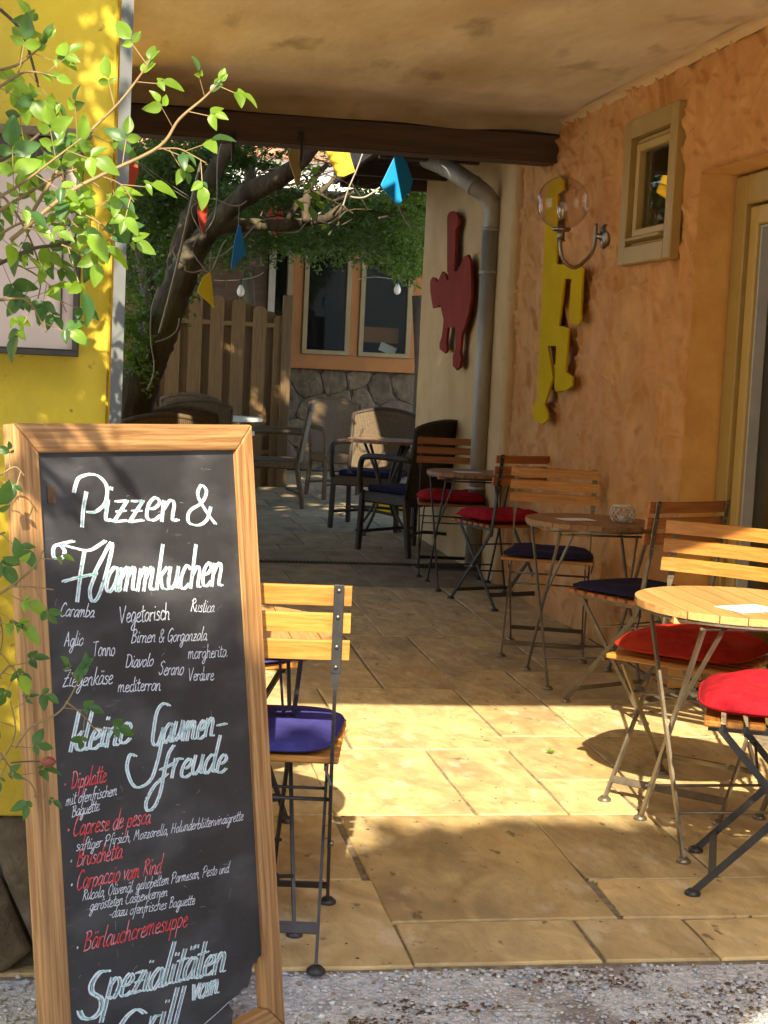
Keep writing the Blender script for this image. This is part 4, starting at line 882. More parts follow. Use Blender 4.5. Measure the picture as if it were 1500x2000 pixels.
G = {
'a': (.85, '.72,.85 .45,1.02 .12,.65 .08,.2 .3,0 .6,.35 .72,.9|.72,.95 .68,.25 .78,.02 .95,.12'), 'b': (.8, '.2,2 .12,1 .1,.1 .4,0 .7,.4 .6,.9 .3,.9 .12,.6'),
'c': (.72, '.7,.82 .42,1.02 .12,.6 .12,.15 .4,0 .72,.2'), 'd': (.88, '.72,.85 .45,1.02 .12,.65 .08,.2 .3,0 .6,.35 .72,.9|.85,2.05 .74,1 .68,.2 .78,.02 .95,.12'),
'e': (.75, '.14,.5 .45,.55 .66,.8 .45,1.02 .15,.7 .12,.15 .42,0 .76,.2'), 'f': (.6, '.8,1.9 .58,2.05 .4,1.6 .25,.2 .1,-.9|.08,.85 .62,.98'),
'g': (.85, '.72,.85 .45,1.02 .12,.65 .08,.2 .3,0 .6,.35 .72,.9|.72,.95 .66,-.2 .42,-.85 .1,-.7 .4,-.2 .95,.15'), 'h': (.85, '.22,2 .1,0|.12,.5 .42,1 .66,.8 .62,.1 .82,.05'),
'i': (.4, '.18,1 .12,.12 .4,.1|.24,1.42 .28,1.55'), 'k': (.8, '.22,2 .1,0|.7,1 .18,.45|.3,.6 .5,.1 .8,.0'), 'l': (.42, '.3,2 .12,.3 .18,.02 .42,.1'),
'm': (1.2, '.1,1 .06,0|.08,.5 .36,1 .5,.85 .44,0|.46,.5 .76,1 .92,.85 .88,.1 1.15,.05'), 'n': (.85, '.1,1 .06,0|.08,.5 .4,1 .62,.82 .58,.1 .84,.06'),
'o': (.8, '.45,1 .12,.65 .12,.15 .4,0 .7,.4 .66,.9 .42,1.02'), 'p': (.82, '.18,1 0,-.95|.12,.6 .45,1 .72,.65 .5,.05 .14,.15'), 'q': (.8, '.7,.9 .4,1 .1,.5 .3,0 .7,.8|.72,1 .66,-.9'),
'r': (.6, '.12,1 .06,0|.08,.5 .3,.95 .6,.92'), 's': (.66, '.62,.85 .35,1.02 .16,.75 .5,.42 .42,.05 .08,.08'), 't': (.55, '.34,1.7 .2,.3 .3,.02 .56,.12|.02,1.12 .62,1.2'),
'u': (.85, '.14,1 .08,.25 .3,0 .58,.35 .68,1|.68,1 .64,.15 .86,.06'), 'v': (.7, '.1,1 .26,0|.26,0 .68,1'), 'w': (1.0, '.1,1 .22,.02|.22,.02 .52,.8|.52,.8 .66,.02|.66,.02 1,1'),
'x': (.7, '.1,1 .6,0|.65,1 .05,0'), 'z': (.72, '.12,.95 .62,1|.62,1 .08,.02|.08,.02 .68,.08|.18,.5 .55,.54'), 'y': (.75, '.1,1 .3,.2|.7,1 .1,-.9'), 'ß': (.8, '.1,-.5 .2,1.7 .5,1.9 .6,1.4 .3,1.1 .7,.6 .3,0'),
'P': (1.1, '.3,1.5 .15,-.05|.02,1.35 .3,1.85 .8,1.9 1,1.45 .75,.95 .3,.85'), 'F': (1.2, '.35,1.75 .1,-.3|.1,1.75 .6,1.6 1.2,1.95|.02,.75 .8,.9'), 'V': (1.0, '.05,1.8 .35,0|.35,0 .95,1.9'), 'R': (1.0, '.3,1.7 .15,0|.05,1.5 .5,1.85 .85,1.45 .3,.95|.35,.95 .9,0'),
'A': (1.05, '.05,0 .5,1.9|.5,1.9 .9,0|.2,.7 .8,.75'), 'B': (1.0, '.25,1.8 .12,0|.05,1.7 .6,1.85 .75,1.4 .25,1|.25,1 .8,.85 .75,.2 .12,0'), 'G': (1.1, '.9,1.6 .6,1.85 .2,1.2 .15,.3 .5,0 .9,.5|.55,.75 .95,.8 .85,-.2'),
'T': (1.0, '.02,1.75 1,1.85|.5,1.8 .35,0'), 'D': (1.05, '.2,1.75 .12,0|.02,1.75 .6,1.75 .95,1.1 .7,.2 .12,0'), 'S': (.95, '.85,1.6 .5,1.85 .2,1.4 .6,.9 .65,.25 .3,0 .02,.3'), 'Z': (1.0, '.1,1.75 .9,1.8|.9,1.8 .1,.02|.1,.02 .95,.08|.2,.9 .8,.95'),
'C': (1.0, '.9,1.6 .6,1.9 .2,1.3 .12,.4 .45,-.05 .9,.2'), 'M': (1.3, '.05,0 .3,1.7|.3,1.7 .5,.6|.5,.6 .85,1.75|.85,1.75 1.1,0'), 'H': (1.1, '.25,1.8 .1,0|.9,1.8 .75,0|.15,.9 .85,.95'), 'O': (1.1, '.5,1.85 .1,1.1 .2,.2 .6,0 .95,.9 .6,1.85'),
'&': (1.1, '1,0 .3,1.3 .45,1.85 .75,1.5 .15,.6 .3,0 .7,.1 1,.8'), ',': (.4, '.15,.1 .05,-.3'), '-': (.6, '.05,.6 .5,.65'), "'": (.3, '.2,1.9 .15,1.6'), '*': (.6, '.2,.5 .3,.55 .25,.4 .18,.45'),
'=': (.6, '.05,.85 .6,.9|.05,.55 .6,.6')}
UM = {'ä': 'a', 'ö': 'o', 'ü': 'u'}
def text_width(s): return sum({' ': .55}.get(c) or G[UM.get(c, c)][0] for c in s)
YT = .0092
def strokes(s, a, b, xh, slant=.22, jit=.03):
    """polylines in board coordinates for text from baseline a to baseline b"""
    a = Vector(a); b = Vector(b); wtot = text_width(s); L_ = (b-a).length; sx = L_/wtot; ex = (b-a)/L_; ey = Vector((-ex.y, ex.x)); r = random.Random(hash_(s)); out = []; x = 0
    for c in s:
        if c == ' ': x += .55; continue
        adv, d = G[UM.get(c, c)]
        if c in UM: d += '|.3,1.4 .32,1.55|.6,1.42 .62,1.57'
        dy = r.uniform(-.05, .05); sc = r.uniform(.94, 1.06)
        for st in d.split('|'):
            P = [tuple(map(float, p.split(','))) for p in st.split()]
            pts = [Vector((px+r.uniform(-jit, jit), py*sc+dy+r.uniform(-jit, jit))) for px, py in P]
            pts = [Vector((p.x, p.y, 0)) for p in pts]; pts = smooth_pts(pts, 5 if len(pts) > 2 else 1)
            out.append([a+ex*((x+p.x)*sx+p.y*xh*slant)+ey*(p.y*xh) for p in pts])
        x += adv
    return out
def hash_(s): return sum(ord(c)*(i+7) for i, c in enumerate(s))
def ribbon(q, pl, wd, off=(0, 0), lift=0.0, r=None):
    P = [Vector((p.x+off[0], p.y+off[1])) for p in pl]; n = len(P)
    if n < 2: return
    V = []; y = YT-lift
    for i, p in enumerate(P):
        d = P[min(i+1, n-1)]-P[max(i-1, 0)]
        if d.length < 1e-9: d = Vector((1, 0))
        d.normalize(); nn = Vector((-d.y, d.x)); w_ = wd/2*(r.uniform(.75, 1.15) if r else 1)
        V += [(p.x+nn.x*w_, y, p.y+nn.y*w_), (p.x-nn.x*w_, y, p.y-nn.y*w_)]
    # rounded ends
    d0 = (P[0]-P[1]).normalized()*wd*.35; d1 = (P[-1]-P[-2]).normalized()*wd*.35
    V += [(P[0].x+d0.x, y, P[0].y+d0.y), (P[-1].x+d1.x, y, P[-1].y+d1.y)]
    q.add(V, [(2*i, 2*i+1, 2*i+3, 2*i+2) for i in range(n-1)]+[(2*n, 1, 0), (2*n+1, 2*n-2, 2*n-1)])
def write(s, a, b, xh, wd=.0022, mat='chalk_white', slant=.22, jit=.03):
    wd *= .82; q = MB(); r = random.Random(hash_(s))
    for pl in strokes(s, a, b, xh, slant, jit): ribbon(q, pl, wd, r=r)
    o = q.build('lettering', MAT[mat], panel); o['label'] = 'chalk lettering reading "%s"' % s.replace('*', '').replace('=', '-').strip()
def write_big(s, pls, wd=.0034, sp=.0031, label=None, teal_first=False):
    r = random.Random(hash_(s)); q = MB(); t = MB()
    for pl in pls:
        ribbon(q, pl, wd*1.15, (-sp*.9, sp*.25), 0, r); ribbon(q, pl, wd*.95, (sp, -sp*.2), .0001, r); ribbon(t, pl, wd*.62, (sp*.15, 0), .0002, r)
    for m_, mt in ((q, 'chalk_white'), (t, 'chalk_teal')):
        o = m_.build('lettering', MAT[mt], panel); o['label'] = ('white' if mt == 'chalk_white' else 'teal')+' chalk strokes of the word "%s"' % s
def line(*pts): return [Vector((p.x, p.y)) for p in smooth_pts([Vector((x, y, 0)) for x, y in pts], 6)]
# large words
P_ = [line((.135, 1.075), (.150, 1.100), (.190, 1.104), (.215, 1.085), (.210, 1.055), (.185, 1.040), (.165, 1.040)), line((.165, 1.075), (.155, 1.045), (.150, 1.015))]
write_big('Pizzen', P_+strokes('izzen', (.200, 1.022), (.398, 1.014), .040, .15, .02), label=1)
q_ = [line((.505, 1.003), (.478, 1.030), (.458, 1.060), (.470, 1.078), (.484, 1.066), (.468, 1.045), (.432, 1.030), (.428, 1.010), (.455, 1.003), (.480, 1.012), (.494, 1.036))]
write_big('&', q_)
q_ = [line((.128, .992), (.105, .990), (.082, .985), (.080, .968), (.096, .964), (.106, .976), (.098, .988), (.130, .980), (.165, .974), (.205, .988)), line((.152, .972), (.140, .935), (.128, .888)), line((.098, .925), (.140, .930), (.178, .932)), line((.170, .930), (.200, .965), (.219, .984), (.217, .965), (.185, .900), (.165, .885), (.160, .905), (.178, .935))]
write_big('Fl', q_)
write_big('ammkuchen', strokes('ammkuchen', (.196, .897), (.515, .885), .042, .2, .02))
write('Caramba', (.085, .868), (.166, .858), .012)
write('Vegetarisch', (.228, .841), (.360, .834), .0165, .0027, slant=.05); write('Rustica', (.418, .843), (.486, .836), .0125)
write('Aglio', (.091, .816), (.136, .813), .0125); write('Birnen & Gorgonzola', (.254, .803), (.460, .785), .0125); write('Tonno', (.158, .792), (.212, .786), .0135, slant=.05)
write('margherita', (.404, .757), (.516, .747), .0125, slant=.05); write('Diavolo', (.236, .762), (.308, .755), .0125); write('Serano', (.321, .738), (.388, .729), .0135); write('Verdure', (.402, .716), (.474, .708), .0125, slant=.05)
write('Ziegenkäse', (.081, .748), (.202, .738), .0145); write('mediterran', (.214, .722), (.325, .709), .0125, slant=.05)
write_big('kleine', strokes('kleine', (.088, .637), (.236, .628), .034, .25, .02))
q_ = [line((.346, .678), (.330, .684), (.312, .672), (.300, .640), (.296, .618), (.308, .612), (.322, .632), (.326, .640), (.318, .612), (.304, .580), (.285, .553), (.255, .545), (.236, .556), (.226, .585), (.236, .607), (.250, .602))]
write_big('G', q_)
write_big('aumen', strokes('aumen', (.320, .614), (.464, .601), .034, .22, .02)); write_big('-', [line((.478, .620), (.504, .620))])
q_ = [line((.352, .604), (.336, .590), (.322, .560), (.308, .525), (.290, .503), (.272, .500), (.270, .516), (.290, .538), (.310, .548), (.330, .556)), line((.312, .566), (.330, .568), (.350, .572))]
write_big('f', q_)
write_big('reude', strokes('reude', (.338, .545), (.494, .530), .034, .22, .02))
R_ = 'chalk_red'
write('Dipplatte', (.088, .574), (.172, .571), .0155, .0026, R_); write('mit ofenfrischem', (.074, .549), (.197, .543), .0105, .0019); write('Baguette', (.086, .527), (.152, .525), .0105, .0019)
write('Caprese de pesca', (.085, .495), (.277, .476), .0165, .0027, R_); write('saftiger Pfirsich, Mozzarella, Holunderblütenvinaigrette', (.091, .468), (.537, .427), .0100, .0018)
write('Bruschetta', (.090, .442), (.200, .431), .0160, .0026, R_); write('Carpaccio vom Rind', (.086, .403), (.298, .382), .0165, .0027, R_)
write('Rucola, Olivenöl, gehobeltem Parmesan, Pesto und', (.099, .382), (.486, .338), .0100, .0018); write('gerösteten Cashewkernen', (.115, .360), (.311, .337), .0100, .0018); write('-dazu ofenfrisches Baguette', (.160, .336), (.384, .303), .0100, .0018)
write('Bärlauchcremesuppe', (.094, .296), (.360, .269), .0175, .0027, R_)
for x, z in ((.070, .583), (.072, .506), (.074, .453), (.072, .413), (.077, .305)):
    write('*', (x, z-.004), (x+.010, z-.004), .012, .003, R_ if z > .5 else 'chalk_white')
q_ = [line((.152, .246), (.132, .250), (.112, .238), (.110, .222), (.130, .205), (.128, .186), (.108, .178), (.086, .186), (.078, .200))]
write_big('S', q_, .0042, .0055)
write_big('pezialitäten', strokes('pezialitäten', (.140, .197), (.458, .156), .036, .25, .02), .0032, .0044)
write_big('vom', strokes('vom', (.358, .130), (.437, .122), .026, .2, .02))
q_ = [line((.236, .146), (.212, .160), (.176, .146), (.164, .116), (.180, .092), (.210, .092), (.224, .112), (.206, .118))]
write_big('G', q_, .0036, .005); write_big('rill', strokes('rill', (.236, .100), (.322, .090), .038, .25, .02), .0032, .0044)
q = MB(); ribbon(q, line((.37, .072), (.42, .083), (.468, .096)), .0012); o = q.build('scratch', MAT['chalk_white'], panel)
q = MB(); rr_ = random.Random(3)
for _ in range(46):
    x, z = rr_.uniform(.07, .54), rr_.uniform(.2, 1.12); a = rr_.uniform(-.6, .6)+(PI/2 if rr_.random() < .3 else 0); l = rr_.uniform(.004, .018)
    ribbon(q, [Vector((x, z)), Vector((x+l*math.cos(a)*.5, z+l*math.sin(a)*.5+.001)), Vector((x+l*math.cos(a), z+l*math.sin(a)))], rr_.uniform(.0003, .0006))
tag(q.build('chalk_scratches', MAT['seal'], panel), kind='stuff')
q = MB(); q.box((.082, .0085, 1.073), (.018, .001, .028)); q.build('tape_remnant', MAT['debris'], panel)
# ================================================================ COLOURED BOARDS, CABLES, BULBS
def slab_board(name, label, px, Y, mat, tilt=0, th=.018, grp='coloured wooden shapes hanging in the courtyard'):
    P = [atY(x, y, Y) for x, y in px]; c = sum(P, Vector())/len(P); t = thing(name, label, 'hanging ornament', c, 0, grp)
    q = MB(); q.prism([p-c+Vector((0, (p.x-c.x)*tilt, 0)) for p in P], (0, th, 0)); b_ = q.build('painted_board', mat, t)
    md = b_.modifiers.new('bevel', 'BEVEL'); md.width = .003; md.segments = 2
    top = min(range(len(px)), key=lambda i: px[i][1]); q = MB(); q.tube([P[top]-c+Vector((0, .009, -.02)), P[top]-c+Vector((0, .009, .12))], .0022, 5); q.build('hanging_cord', MAT['cable'], t)
    return t
pr = lambda n, c, c2: nmat(n, c, c2, .5, 5)
RED = pr('red_painted_wood', C(.60, .07, .04), C(.66, .09, .05)); BLU = pr('blue_painted_wood', C(.0, .19, .68), C(.01, .22, .76)); YEL = pr('lemon_painted_wood', C(.80, .64, .01), C(.84, .68, .02)); ORA = pr('orange_yellow_painted_wood', C(.80, .42, .0), C(.85, .48, .01)); BL2 = pr('cyan_blue_painted_wood', C(.0, .22, .55), C(.01, .28, .62)); TAN = pr('mustard_painted_wood', C(.34, .22, .04), C(.42, .28, .06))
slab_board('red_kite_board', 'slim red spindle shaped board hanging before the leaning trunk', [(393, 364), (401, 364), (405, 372), (407, 410), (403, 435), (397, 457), (390, 440), (385, 412), (389, 385)], 9.6, RED, .3)
slab_board('blue_kite_board', 'royal blue kite shaped board hanging under the tree limb', [(466, 438), (471, 442), (481, 496), (453, 528), (451, 522), (459, 465)], 9.6, BLU, .2)
slab_board('yellow_kite_board', 'lemon yellow pointed board hanging lowest by the trunk', [(410, 530), (412, 532), (419, 602), (386, 571), (386, 566), (396, 541)], 9.6, YEL, .2)
slab_board('red_kite_board', 'red kite board half hidden behind the horizontal branch', [(536, 388), (543, 388), (555, 418), (556, 428), (547, 468), (541, 468), (532, 445), (521, 420)], 11.6, RED)
slab_board('mustard_board', 'dull mustard board hanging from the beam hook', [(567, 289), (583, 289), (587, 300), (584, 318), (589, 335), (585, 362), (579, 364), (575, 345), (567, 322), (563, 305)], 8.9, TAN)
slab_board('orange_kite_board', 'glowing yellow orange board in full sun below the beam', [(637, 293), (682, 297), (693, 336), (672, 345), (660, 344)], 9.4, ORA, -.2)
slab_board('blue_kite_board', 'large blue kite board with a sunlit corner below the beam', [(770, 306), (788, 306), (796, 318), (808, 352), (803, 372), (781, 398), (774, 398), (745, 368), (742, 362)], 9.4, BL2, .25)
slab_board('dark_red_board', 'dark red board partly hidden by the grey corner strip', [(240, 300), (265, 300), (272, 335), (256, 380), (240, 380)], 9.2, RED)
slab_board('small_blue_board', 'smallest blue board high beneath the beam at left', [(399, 274), (407, 276), (408, 290), (403, 298), (397, 292)], 11.5, BLU)
def cable(label, px, Y, r, mat='cable', cat='cable', k=5, grp='pale cables looped through the tree'):
    Ys = Y if isinstance(Y, (list, tuple)) else [Y]*len(px)
    P = smooth_pts([atY(x, y, yy) for (x, y), yy in zip(px, Ys)], k); q = MB(); q.tube(P, r*.72, 6)
    o = q.build('hanging_cable' if cat == 'cable' else cat.replace(' ', '_'), MAT[mat], None, True); return tag(o, label, cat, grp)
cable('thin upper wire running down to the leaning trunk', [(262, 310), (310, 345), (375, 388), (395, 400)], 9.6, .0022)
cable('thin lower wire running down to the leaning trunk', [(262, 312), (305, 350), (350, 378), (378, 396)], 9.62, .0022)
cable('pale cable arching right of the red spindle board over the limb', [(405, 388), (425, 390), (448, 400), (468, 401), (482, 392)], 9.6, .006)
cable('pale cable looping left of the red spindle board', [(384, 396), (375, 405), (376, 422), (386, 442), (392, 455), (383, 470), (377, 482)], 9.6, .005)
cable('cable hanging straight down right of the red spindle board', [(432, 280), (425, 310), (424, 350), (424, 385), (418, 425), (402, 452)], 9.7, .005)
cable('thick pale cable wrapped round the trunk at the yellow board', [(345, 478), (338, 488), (345, 505), (362, 520), (362, 528), (378, 532), (395, 528), (412, 530), (424, 505), (434, 480), (443, 468)], 9.5, .0065)
cable('short pale cable crossing the trunk above the yellow board', [(375, 490), (386, 508), (402, 528)], 9.48, .006)
cable('long pale cable sweeping past the royal blue board', [(408, 505), (430, 500), (455, 482), (480, 460), (505, 434), (530, 426), (540, 430)], 9.9, .006)
cable('pale cable hanging down the lower trunk to its foot', [(310, 560), (297, 600), (294, 660), (301, 710), (297, 740), (288, 760)], 9.4, .006)
cable('pale cable hooking right round the lower trunk', [(303, 668), (325, 661), (343, 648), (349, 632), (350, 622)], 9.4, .006)
cable('pale cable draped along the top of the limb', [(502, 346), (520, 333), (545, 327), (568, 323)], 9.7, .007)
cable('pale cable sagging right from the limb', [(530, 369), (548, 366), (575, 358), (592, 352)], 9.9, .006)
cable('straight cable dropping in front of the hidden red kite board', [(539, 362), (538, 395), (537, 427)], 11.4, .006)
cable('cable curling along the horizontal branch', [(542, 448), (560, 454), (582, 452), (595, 438), (612, 424), (628, 414)], 10.4, .006)
cable('long cable rising to the beam between the orange and blue boards', [(625, 440), (648, 434), (664, 418), (672, 395), (680, 370), (695, 335), (708, 300)], 9.8, .007)
cable('sagging white cable from that cable to the large blue board', [(677, 382), (695, 386), (715, 384), (742, 366)], 9.7, .008)
cable('cable running from the large blue board down to the cream wall', [(779, 400), (785, 418), (800, 442), (828, 466)], 9.6, .007)
tag(bpy.data.objects.new('x', None)) if False else None
cable('thin bare grey stick leaning up through the tree', [(392, 318), (375, 388), (350, 500), (325, 600), (311, 650)], [9.2, 9.25, 9.3, 9.35, 9.4], .011, 'cable', 'bare stick', 3, None)
def bulb_string(label, px, Y, bulbs):
    t = thing('bulb_string', label, 'string lights', atY(*px[0], Y)); o = t.location.copy()
    q = MB(); q.tube([p-o for p in smooth_pts([atY(x, y, Y) for x, y in px], 5)], .004, 5); q.build('wire', MAT['cable'], t, True)
    for bx, by in bulbs:
        b_ = atY(bx, by, Y)-o; q = MB(); q.lathe([(.012, 0), (.014, -.03), (.014, -.05), (.012, -.052)], b_, 10); q.build('socket', MAT['iron'], t, True)
        q = MB(); q.lathe([(.012, -.05), (.03, -.085), (.036, -.11), (.03, -.14), (.012, -.155), (.001, -.157)], b_, 12); q.build('bulb', MAT['white_top'], t, True)
bulb_string('string with one pale bulb in front of the dark shed', [(418, 547), (440, 548), (472, 546), (500, 540), (515, 532)], 14.5, [(471, 546)])
bulb_string('string with one pale bulb in front of the right timber house window', [(700, 545), (735, 541), (775, 545), (800, 538)], 15.0, [(777, 544)])
# ================================================================ VEGETATION
def leaf_cloud(centers, n, size, mat, name, parent=None, label=None, cat=None, keep=None, seed=1, flat=.0, aspect=.5):
    """centers: list of (x,y,z,rx,ry,rz) ellipsoids; n leaves spread through their volume with clumping"""
    r = np.random.default_rng(seed); vol = np.array([c[3]*c[4]*c[5] for c in centers]); cnt = (vol/vol.sum()*n).astype(int); P = []
    for c, k in zip(centers, cnt):
        nc = max(4, k//28); d = r.normal(size=(nc, 3)); d /= np.linalg.norm(d, axis=1)[:, None]; rad = r.random(nc)**(.42); cc = d*rad[:, None]
        i = r.integers(0, nc, k); p = cc[i]+r.normal(size=(k, 3))*.16; P.append(p*np.array(c[3:6])+np.array(c[:3]))
    P = np.concatenate(P)
    if keep is not None: P = P[keep(P)]
    m = len(P); s = size*r.uniform(.6, 1.35, m)
    d = r.normal(size=(m, 3)); d[:, 2] = d[:, 2]*.6-.25; d /= np.linalg.norm(d, axis=1)[:, None]
    nrm = r.normal(size=(m, 3)); nrm[:, 2] += .6; sd = np.cross(d, nrm); sd /= np.linalg.norm(sd, axis=1)[:, None]; up_ = np.cross(sd, d)
    L_ = s[:, None]; W_ = (s*aspect)[:, None]
    a = P; b_ = P+d*L_*.45+sd*W_*.5+up_*W_*.18; c = P+d*L_; e = P+d*L_*.45-sd*W_*.5+up_*W_*.18
    V = np.stack([a, b_, c, e], 1).reshape(-1, 3); Fc = (np.array([[0, 1, 2], [0, 2, 3]])[None]+4*np.arange(m)[:, None, None]).reshape(-1, 3)
    o = np_mesh(name, V, Fc, mat, parent)
    return tag(o, label, cat, kind='stuff')
def shade_hit(P):  # where the leaf's shadow lands on the courtyard paving
    k = P[:, 2]/.7265; return P[:, 0]+k*.1908, P[:, 1]+k*.9816
def keep_sun(P):
    hx, hy = shade_hit(P); k2 = (P[:, 2]-.85)/.7265; cx_, cy_ = P[:, 0]+k2*.1908, P[:, 1]+k2*.9816
    g1 = (hx > 1.84) & (hx < 2.45) & (hy > 12.6) & (hy < 13.85)
    tw = (17.8-P[:, 1])/.9816; wz = P[:, 2]-tw*.7265; wx = P[:, 0]+tw*.1908; g1 |= (wz > -.2) & (wz < 1.4) & (wx > 1.7) & (wx < 2.6) & (np.sin(wx*31+wz*9)+np.sin(wz*23-wx*11) > .75)
    g1 |= (hx > 1.3) & (hx < 2.4) & (hy > 13.0) & (hy < 17.4) & (np.sin(hx*17+hy*3)+np.sin(hx*5-hy*6.1) > .35); g2 = (cx_ > 1.93) & (cx_ < 2.10) & (cy_ > 12.05) & (cy_ < 12.3) & (P[:, 2] > .9)
    k3 = (P[:, 2]-2.5)/.7265; dx, dy = P[:, 0]+k3*.1908, P[:, 1]+k3*.9816
    g3 = (np.abs(dy-9.4) < .35) & (dx > 1.25) & (dx < 2.1) & (P[:, 2] > 2.45)
    return ~(g1 | g2 | g3)
# leaning tree
tr = thing('leaning_tree', 'rough barked tree leaning right across the courtyard with a long limb', 'tree')
YT_ = 10.0
def limb(px, Ys, rs, name='limb', par=tr, mat=None, k=5, n=10, rough=.06):
    P = [atY(x, y, yy) for (x, y), yy in zip(px, Ys)]; S = smooth_pts(P, k); R_ = []
    for i in range(len(S)): t = i/(len(S)-1)*(len(rs)-1); j = min(int(t), len(rs)-2); R_.append(rs[j]+(rs[j+1]-rs[j])*(t-j))
    q = MB(); q.tube(S, R_, n)
    V = [(x+random.uniform(-1, 1)*R_[0]*rough, y+random.uniform(-1, 1)*R_[0]*rough, z+random.uniform(-1, 1)*R_[0]*rough) for x, y, z in q.v]; q.v = V
    return q.build(name, mat or MAT['bark'], par, True)
limb([(225, 1040), (250, 850), (268, 760), (305, 670), (335, 590), (362, 525), (385, 480)], [10.2, 10.1, 10, 10, 10, 10, 10], [.18, .15, .128, .112, .105, .095, .078], 'trunk', n=14, k=8)
limb([(378, 490), (410, 450), (450, 405), (490, 375), (540, 350), (585, 318), (620, 270), (650, 220)], [10, 10, 9.9, 9.8, 9.7, 9.6, 9.6, 9.6], [.080, .070, .062, .070, .062, .05, .045, .035], 'limb', n=12, k=6)
limb([(345, 560), (352, 500), (372, 430), (388, 400), (420, 330), (450, 270), (470, 200)], [10.15]*7, [.085, .08, .07, .06, .05, .045, .04], 'limb', n=12, k=6)
limb([(395, 470), (430, 445), (480, 440), (520, 440), (560, 440), (600, 434), (640, 424), (672, 402)], [10.1, 10.2, 10.3, 10.4, 10.4, 10.5, 10.5, 10.5], [.045, .05, .045, .042, .042, .032, .03, .03], 'limb', n=10, k=6)
limb([(598, 434), (600, 380), (612, 350), (640, 320)], [10.4, 10.4, 10.4, 10.4], [.032, .028, .022, .016], 'branch', n=8)
limb([(560, 440), (580, 400), (625, 375), (655, 345)], [10.4]*4, [.025, .022, .018, .014], 'branch', n=8)
limb([(300, 640), (290, 560), (275, 480), (262, 380)], [11.5]*4, [.07, .06, .05, .04], 'limb', n=8)
limb([(490, 310), (488, 340), (492, 400), (500, 520)], [13.5]*4, [.05, .05, .05, .05], 'limb', n=8)
for k in range(60):  # twigs
    bx, by = random.choice([(420, 350), (500, 330), (560, 400), (640, 400), (600, 350), (460, 300), (700, 420), (330, 420), (290, 350)]); x0, y0 = bx+random.uniform(-50, 50), by+random.uniform(-30, 60); yy = random.uniform(9.8, 13)
    q = MB(); p0 = atY(x0, y0, yy); q.tube(smooth_pts([p0, p0+Vector((random.uniform(-.2, .2), random.uniform(-.2, .2), random.uniform(-.05, .2))), p0+Vector((random.uniform(-.4, .4), random.uniform(-.3, .3), random.uniform(.05, .4)))], 3), [.008, .007, .006, .005, .004, .003, .002][:7], 5)
    if k < 60: q.build('twig', MAT['bark'], tr)
def ell(px, py, Y, rx, ry, rz): p = atY(px, py, Y); return (p.x, p.y, p.z, rx, ry, rz)
def sun_ok(P): return keep_sun(P)
# crown over the courtyard above the picture's upper edge
leaf_cloud([(1.2, 9.6, 4.6, 2.0, 1.3, .6), (2.6, 10.8, 4.4, 1.6, 1.5, .6), (.2, 11.2, 4.6, 1.8, 1.6, .7), (1.6, 8.2, 5.0, 2.2, 1.0, .5), (2.2, 6.5, 5.4, 2.4, 1.2, .5), (-.6, 7.4, 5.4, 1.8, 1.2, .5), (2.0, 10.6, 5.6, 2.4, 1.6, .8), (1.6, 13.4, 5.0, 2.6, 1.4, .9), (1.2, 12.2, 6.2, 2.6, 1.6, .7), (1.0, 7.2, 4.1, 2.6, 1.2, .55), (.9, 8.6, 3.9, 2.4, .9, .5), (.4, 14.5, 6.0, 2.8, 2.0, .8), (2.4, 16.5, 6.6, 2.6, 1.8, .8), (-.6, 11, 5.6, 1.6, 2.4, .8)], 120000, .125, MAT['leaf2'], 'crown', tr, keep=keep_sun, seed=5, aspect=.6)
leaf_cloud([ell(300, 430, 10.6, .35, .5, .5), ell(330, 330, 10.8, .5, .5, .25), ell(400, 350, 11.5, .3, .5, .25), ell(500, 420, 12, .4, .6, .15)], 5200, .045, MAT['leaf'], 'crown', tr, keep=keep_sun, seed=6)
def bg_tree(name_label, cat, base, trunk_h, ells, n, size, mat, seed):
    t = thing('leafy_tree', name_label, cat, base); b = Vector(base)
    q = MB(); q.tube(smooth_pts([(0, 0, 0), (.08, 0, trunk_h*.5), (0, .05, trunk_h)], 4), [.09-.004*i for i in range(9)], 8); q.build('trunk', MAT['bark'], t, True)
    leaf_cloud([(c[0]-b.x, c[1]-b.y, c[2]-b.z)+tuple(c[3:]) for c in ells], n, size, MAT[mat], 'crown', t, keep=lambda P: keep_sun(P+np.array(base)), seed=seed); return t
bg_tree('dark dense evergreen behind the leaning trunk at the far left', 'tree', (.15, 12.6, 0), 2.2, [ell(270, 460, 12.4, .45, .6, .55), ell(300, 560, 12.6, .35, .5, .3), ell(330, 400, 12.8, .6, .6, .5), ell(280, 340, 12.8, .5, .6, .4)], 12000, .05, 'leaf', 11)
bg_tree('dark evergreen rising above the plank fence in the middle', 'tree', (1.3, 16.3, 0), 2.2, [ell(440, 470, 15.9, .7, .35, .30), ell(520, 430, 16, .7, .5, .42), ell(380, 380, 16.5, .6, .6, .4), ell(470, 400, 17, .5, .6, .22), ell(560, 440, 16.2, .5, .5, .25)], 13000, .055, 'leaf', 12)
bg_tree('overhanging tree with fine dark leaves in front of the timber house', 'tree', (3.0, 15.6, 0), 2.0, [ell(640, 470, 14.6, .55, .5, .26), ell(720, 440, 14.2, .55, .5, .30), ell(790, 430, 13.6, .45, .5, .34), ell(740, 425, 15.2, .8, .6, .16), ell(600, 440, 15, .4, .4, .25), ell(800, 500, 13.6, .30, .4, .20)], 17000, .045, 'leaf', 13)
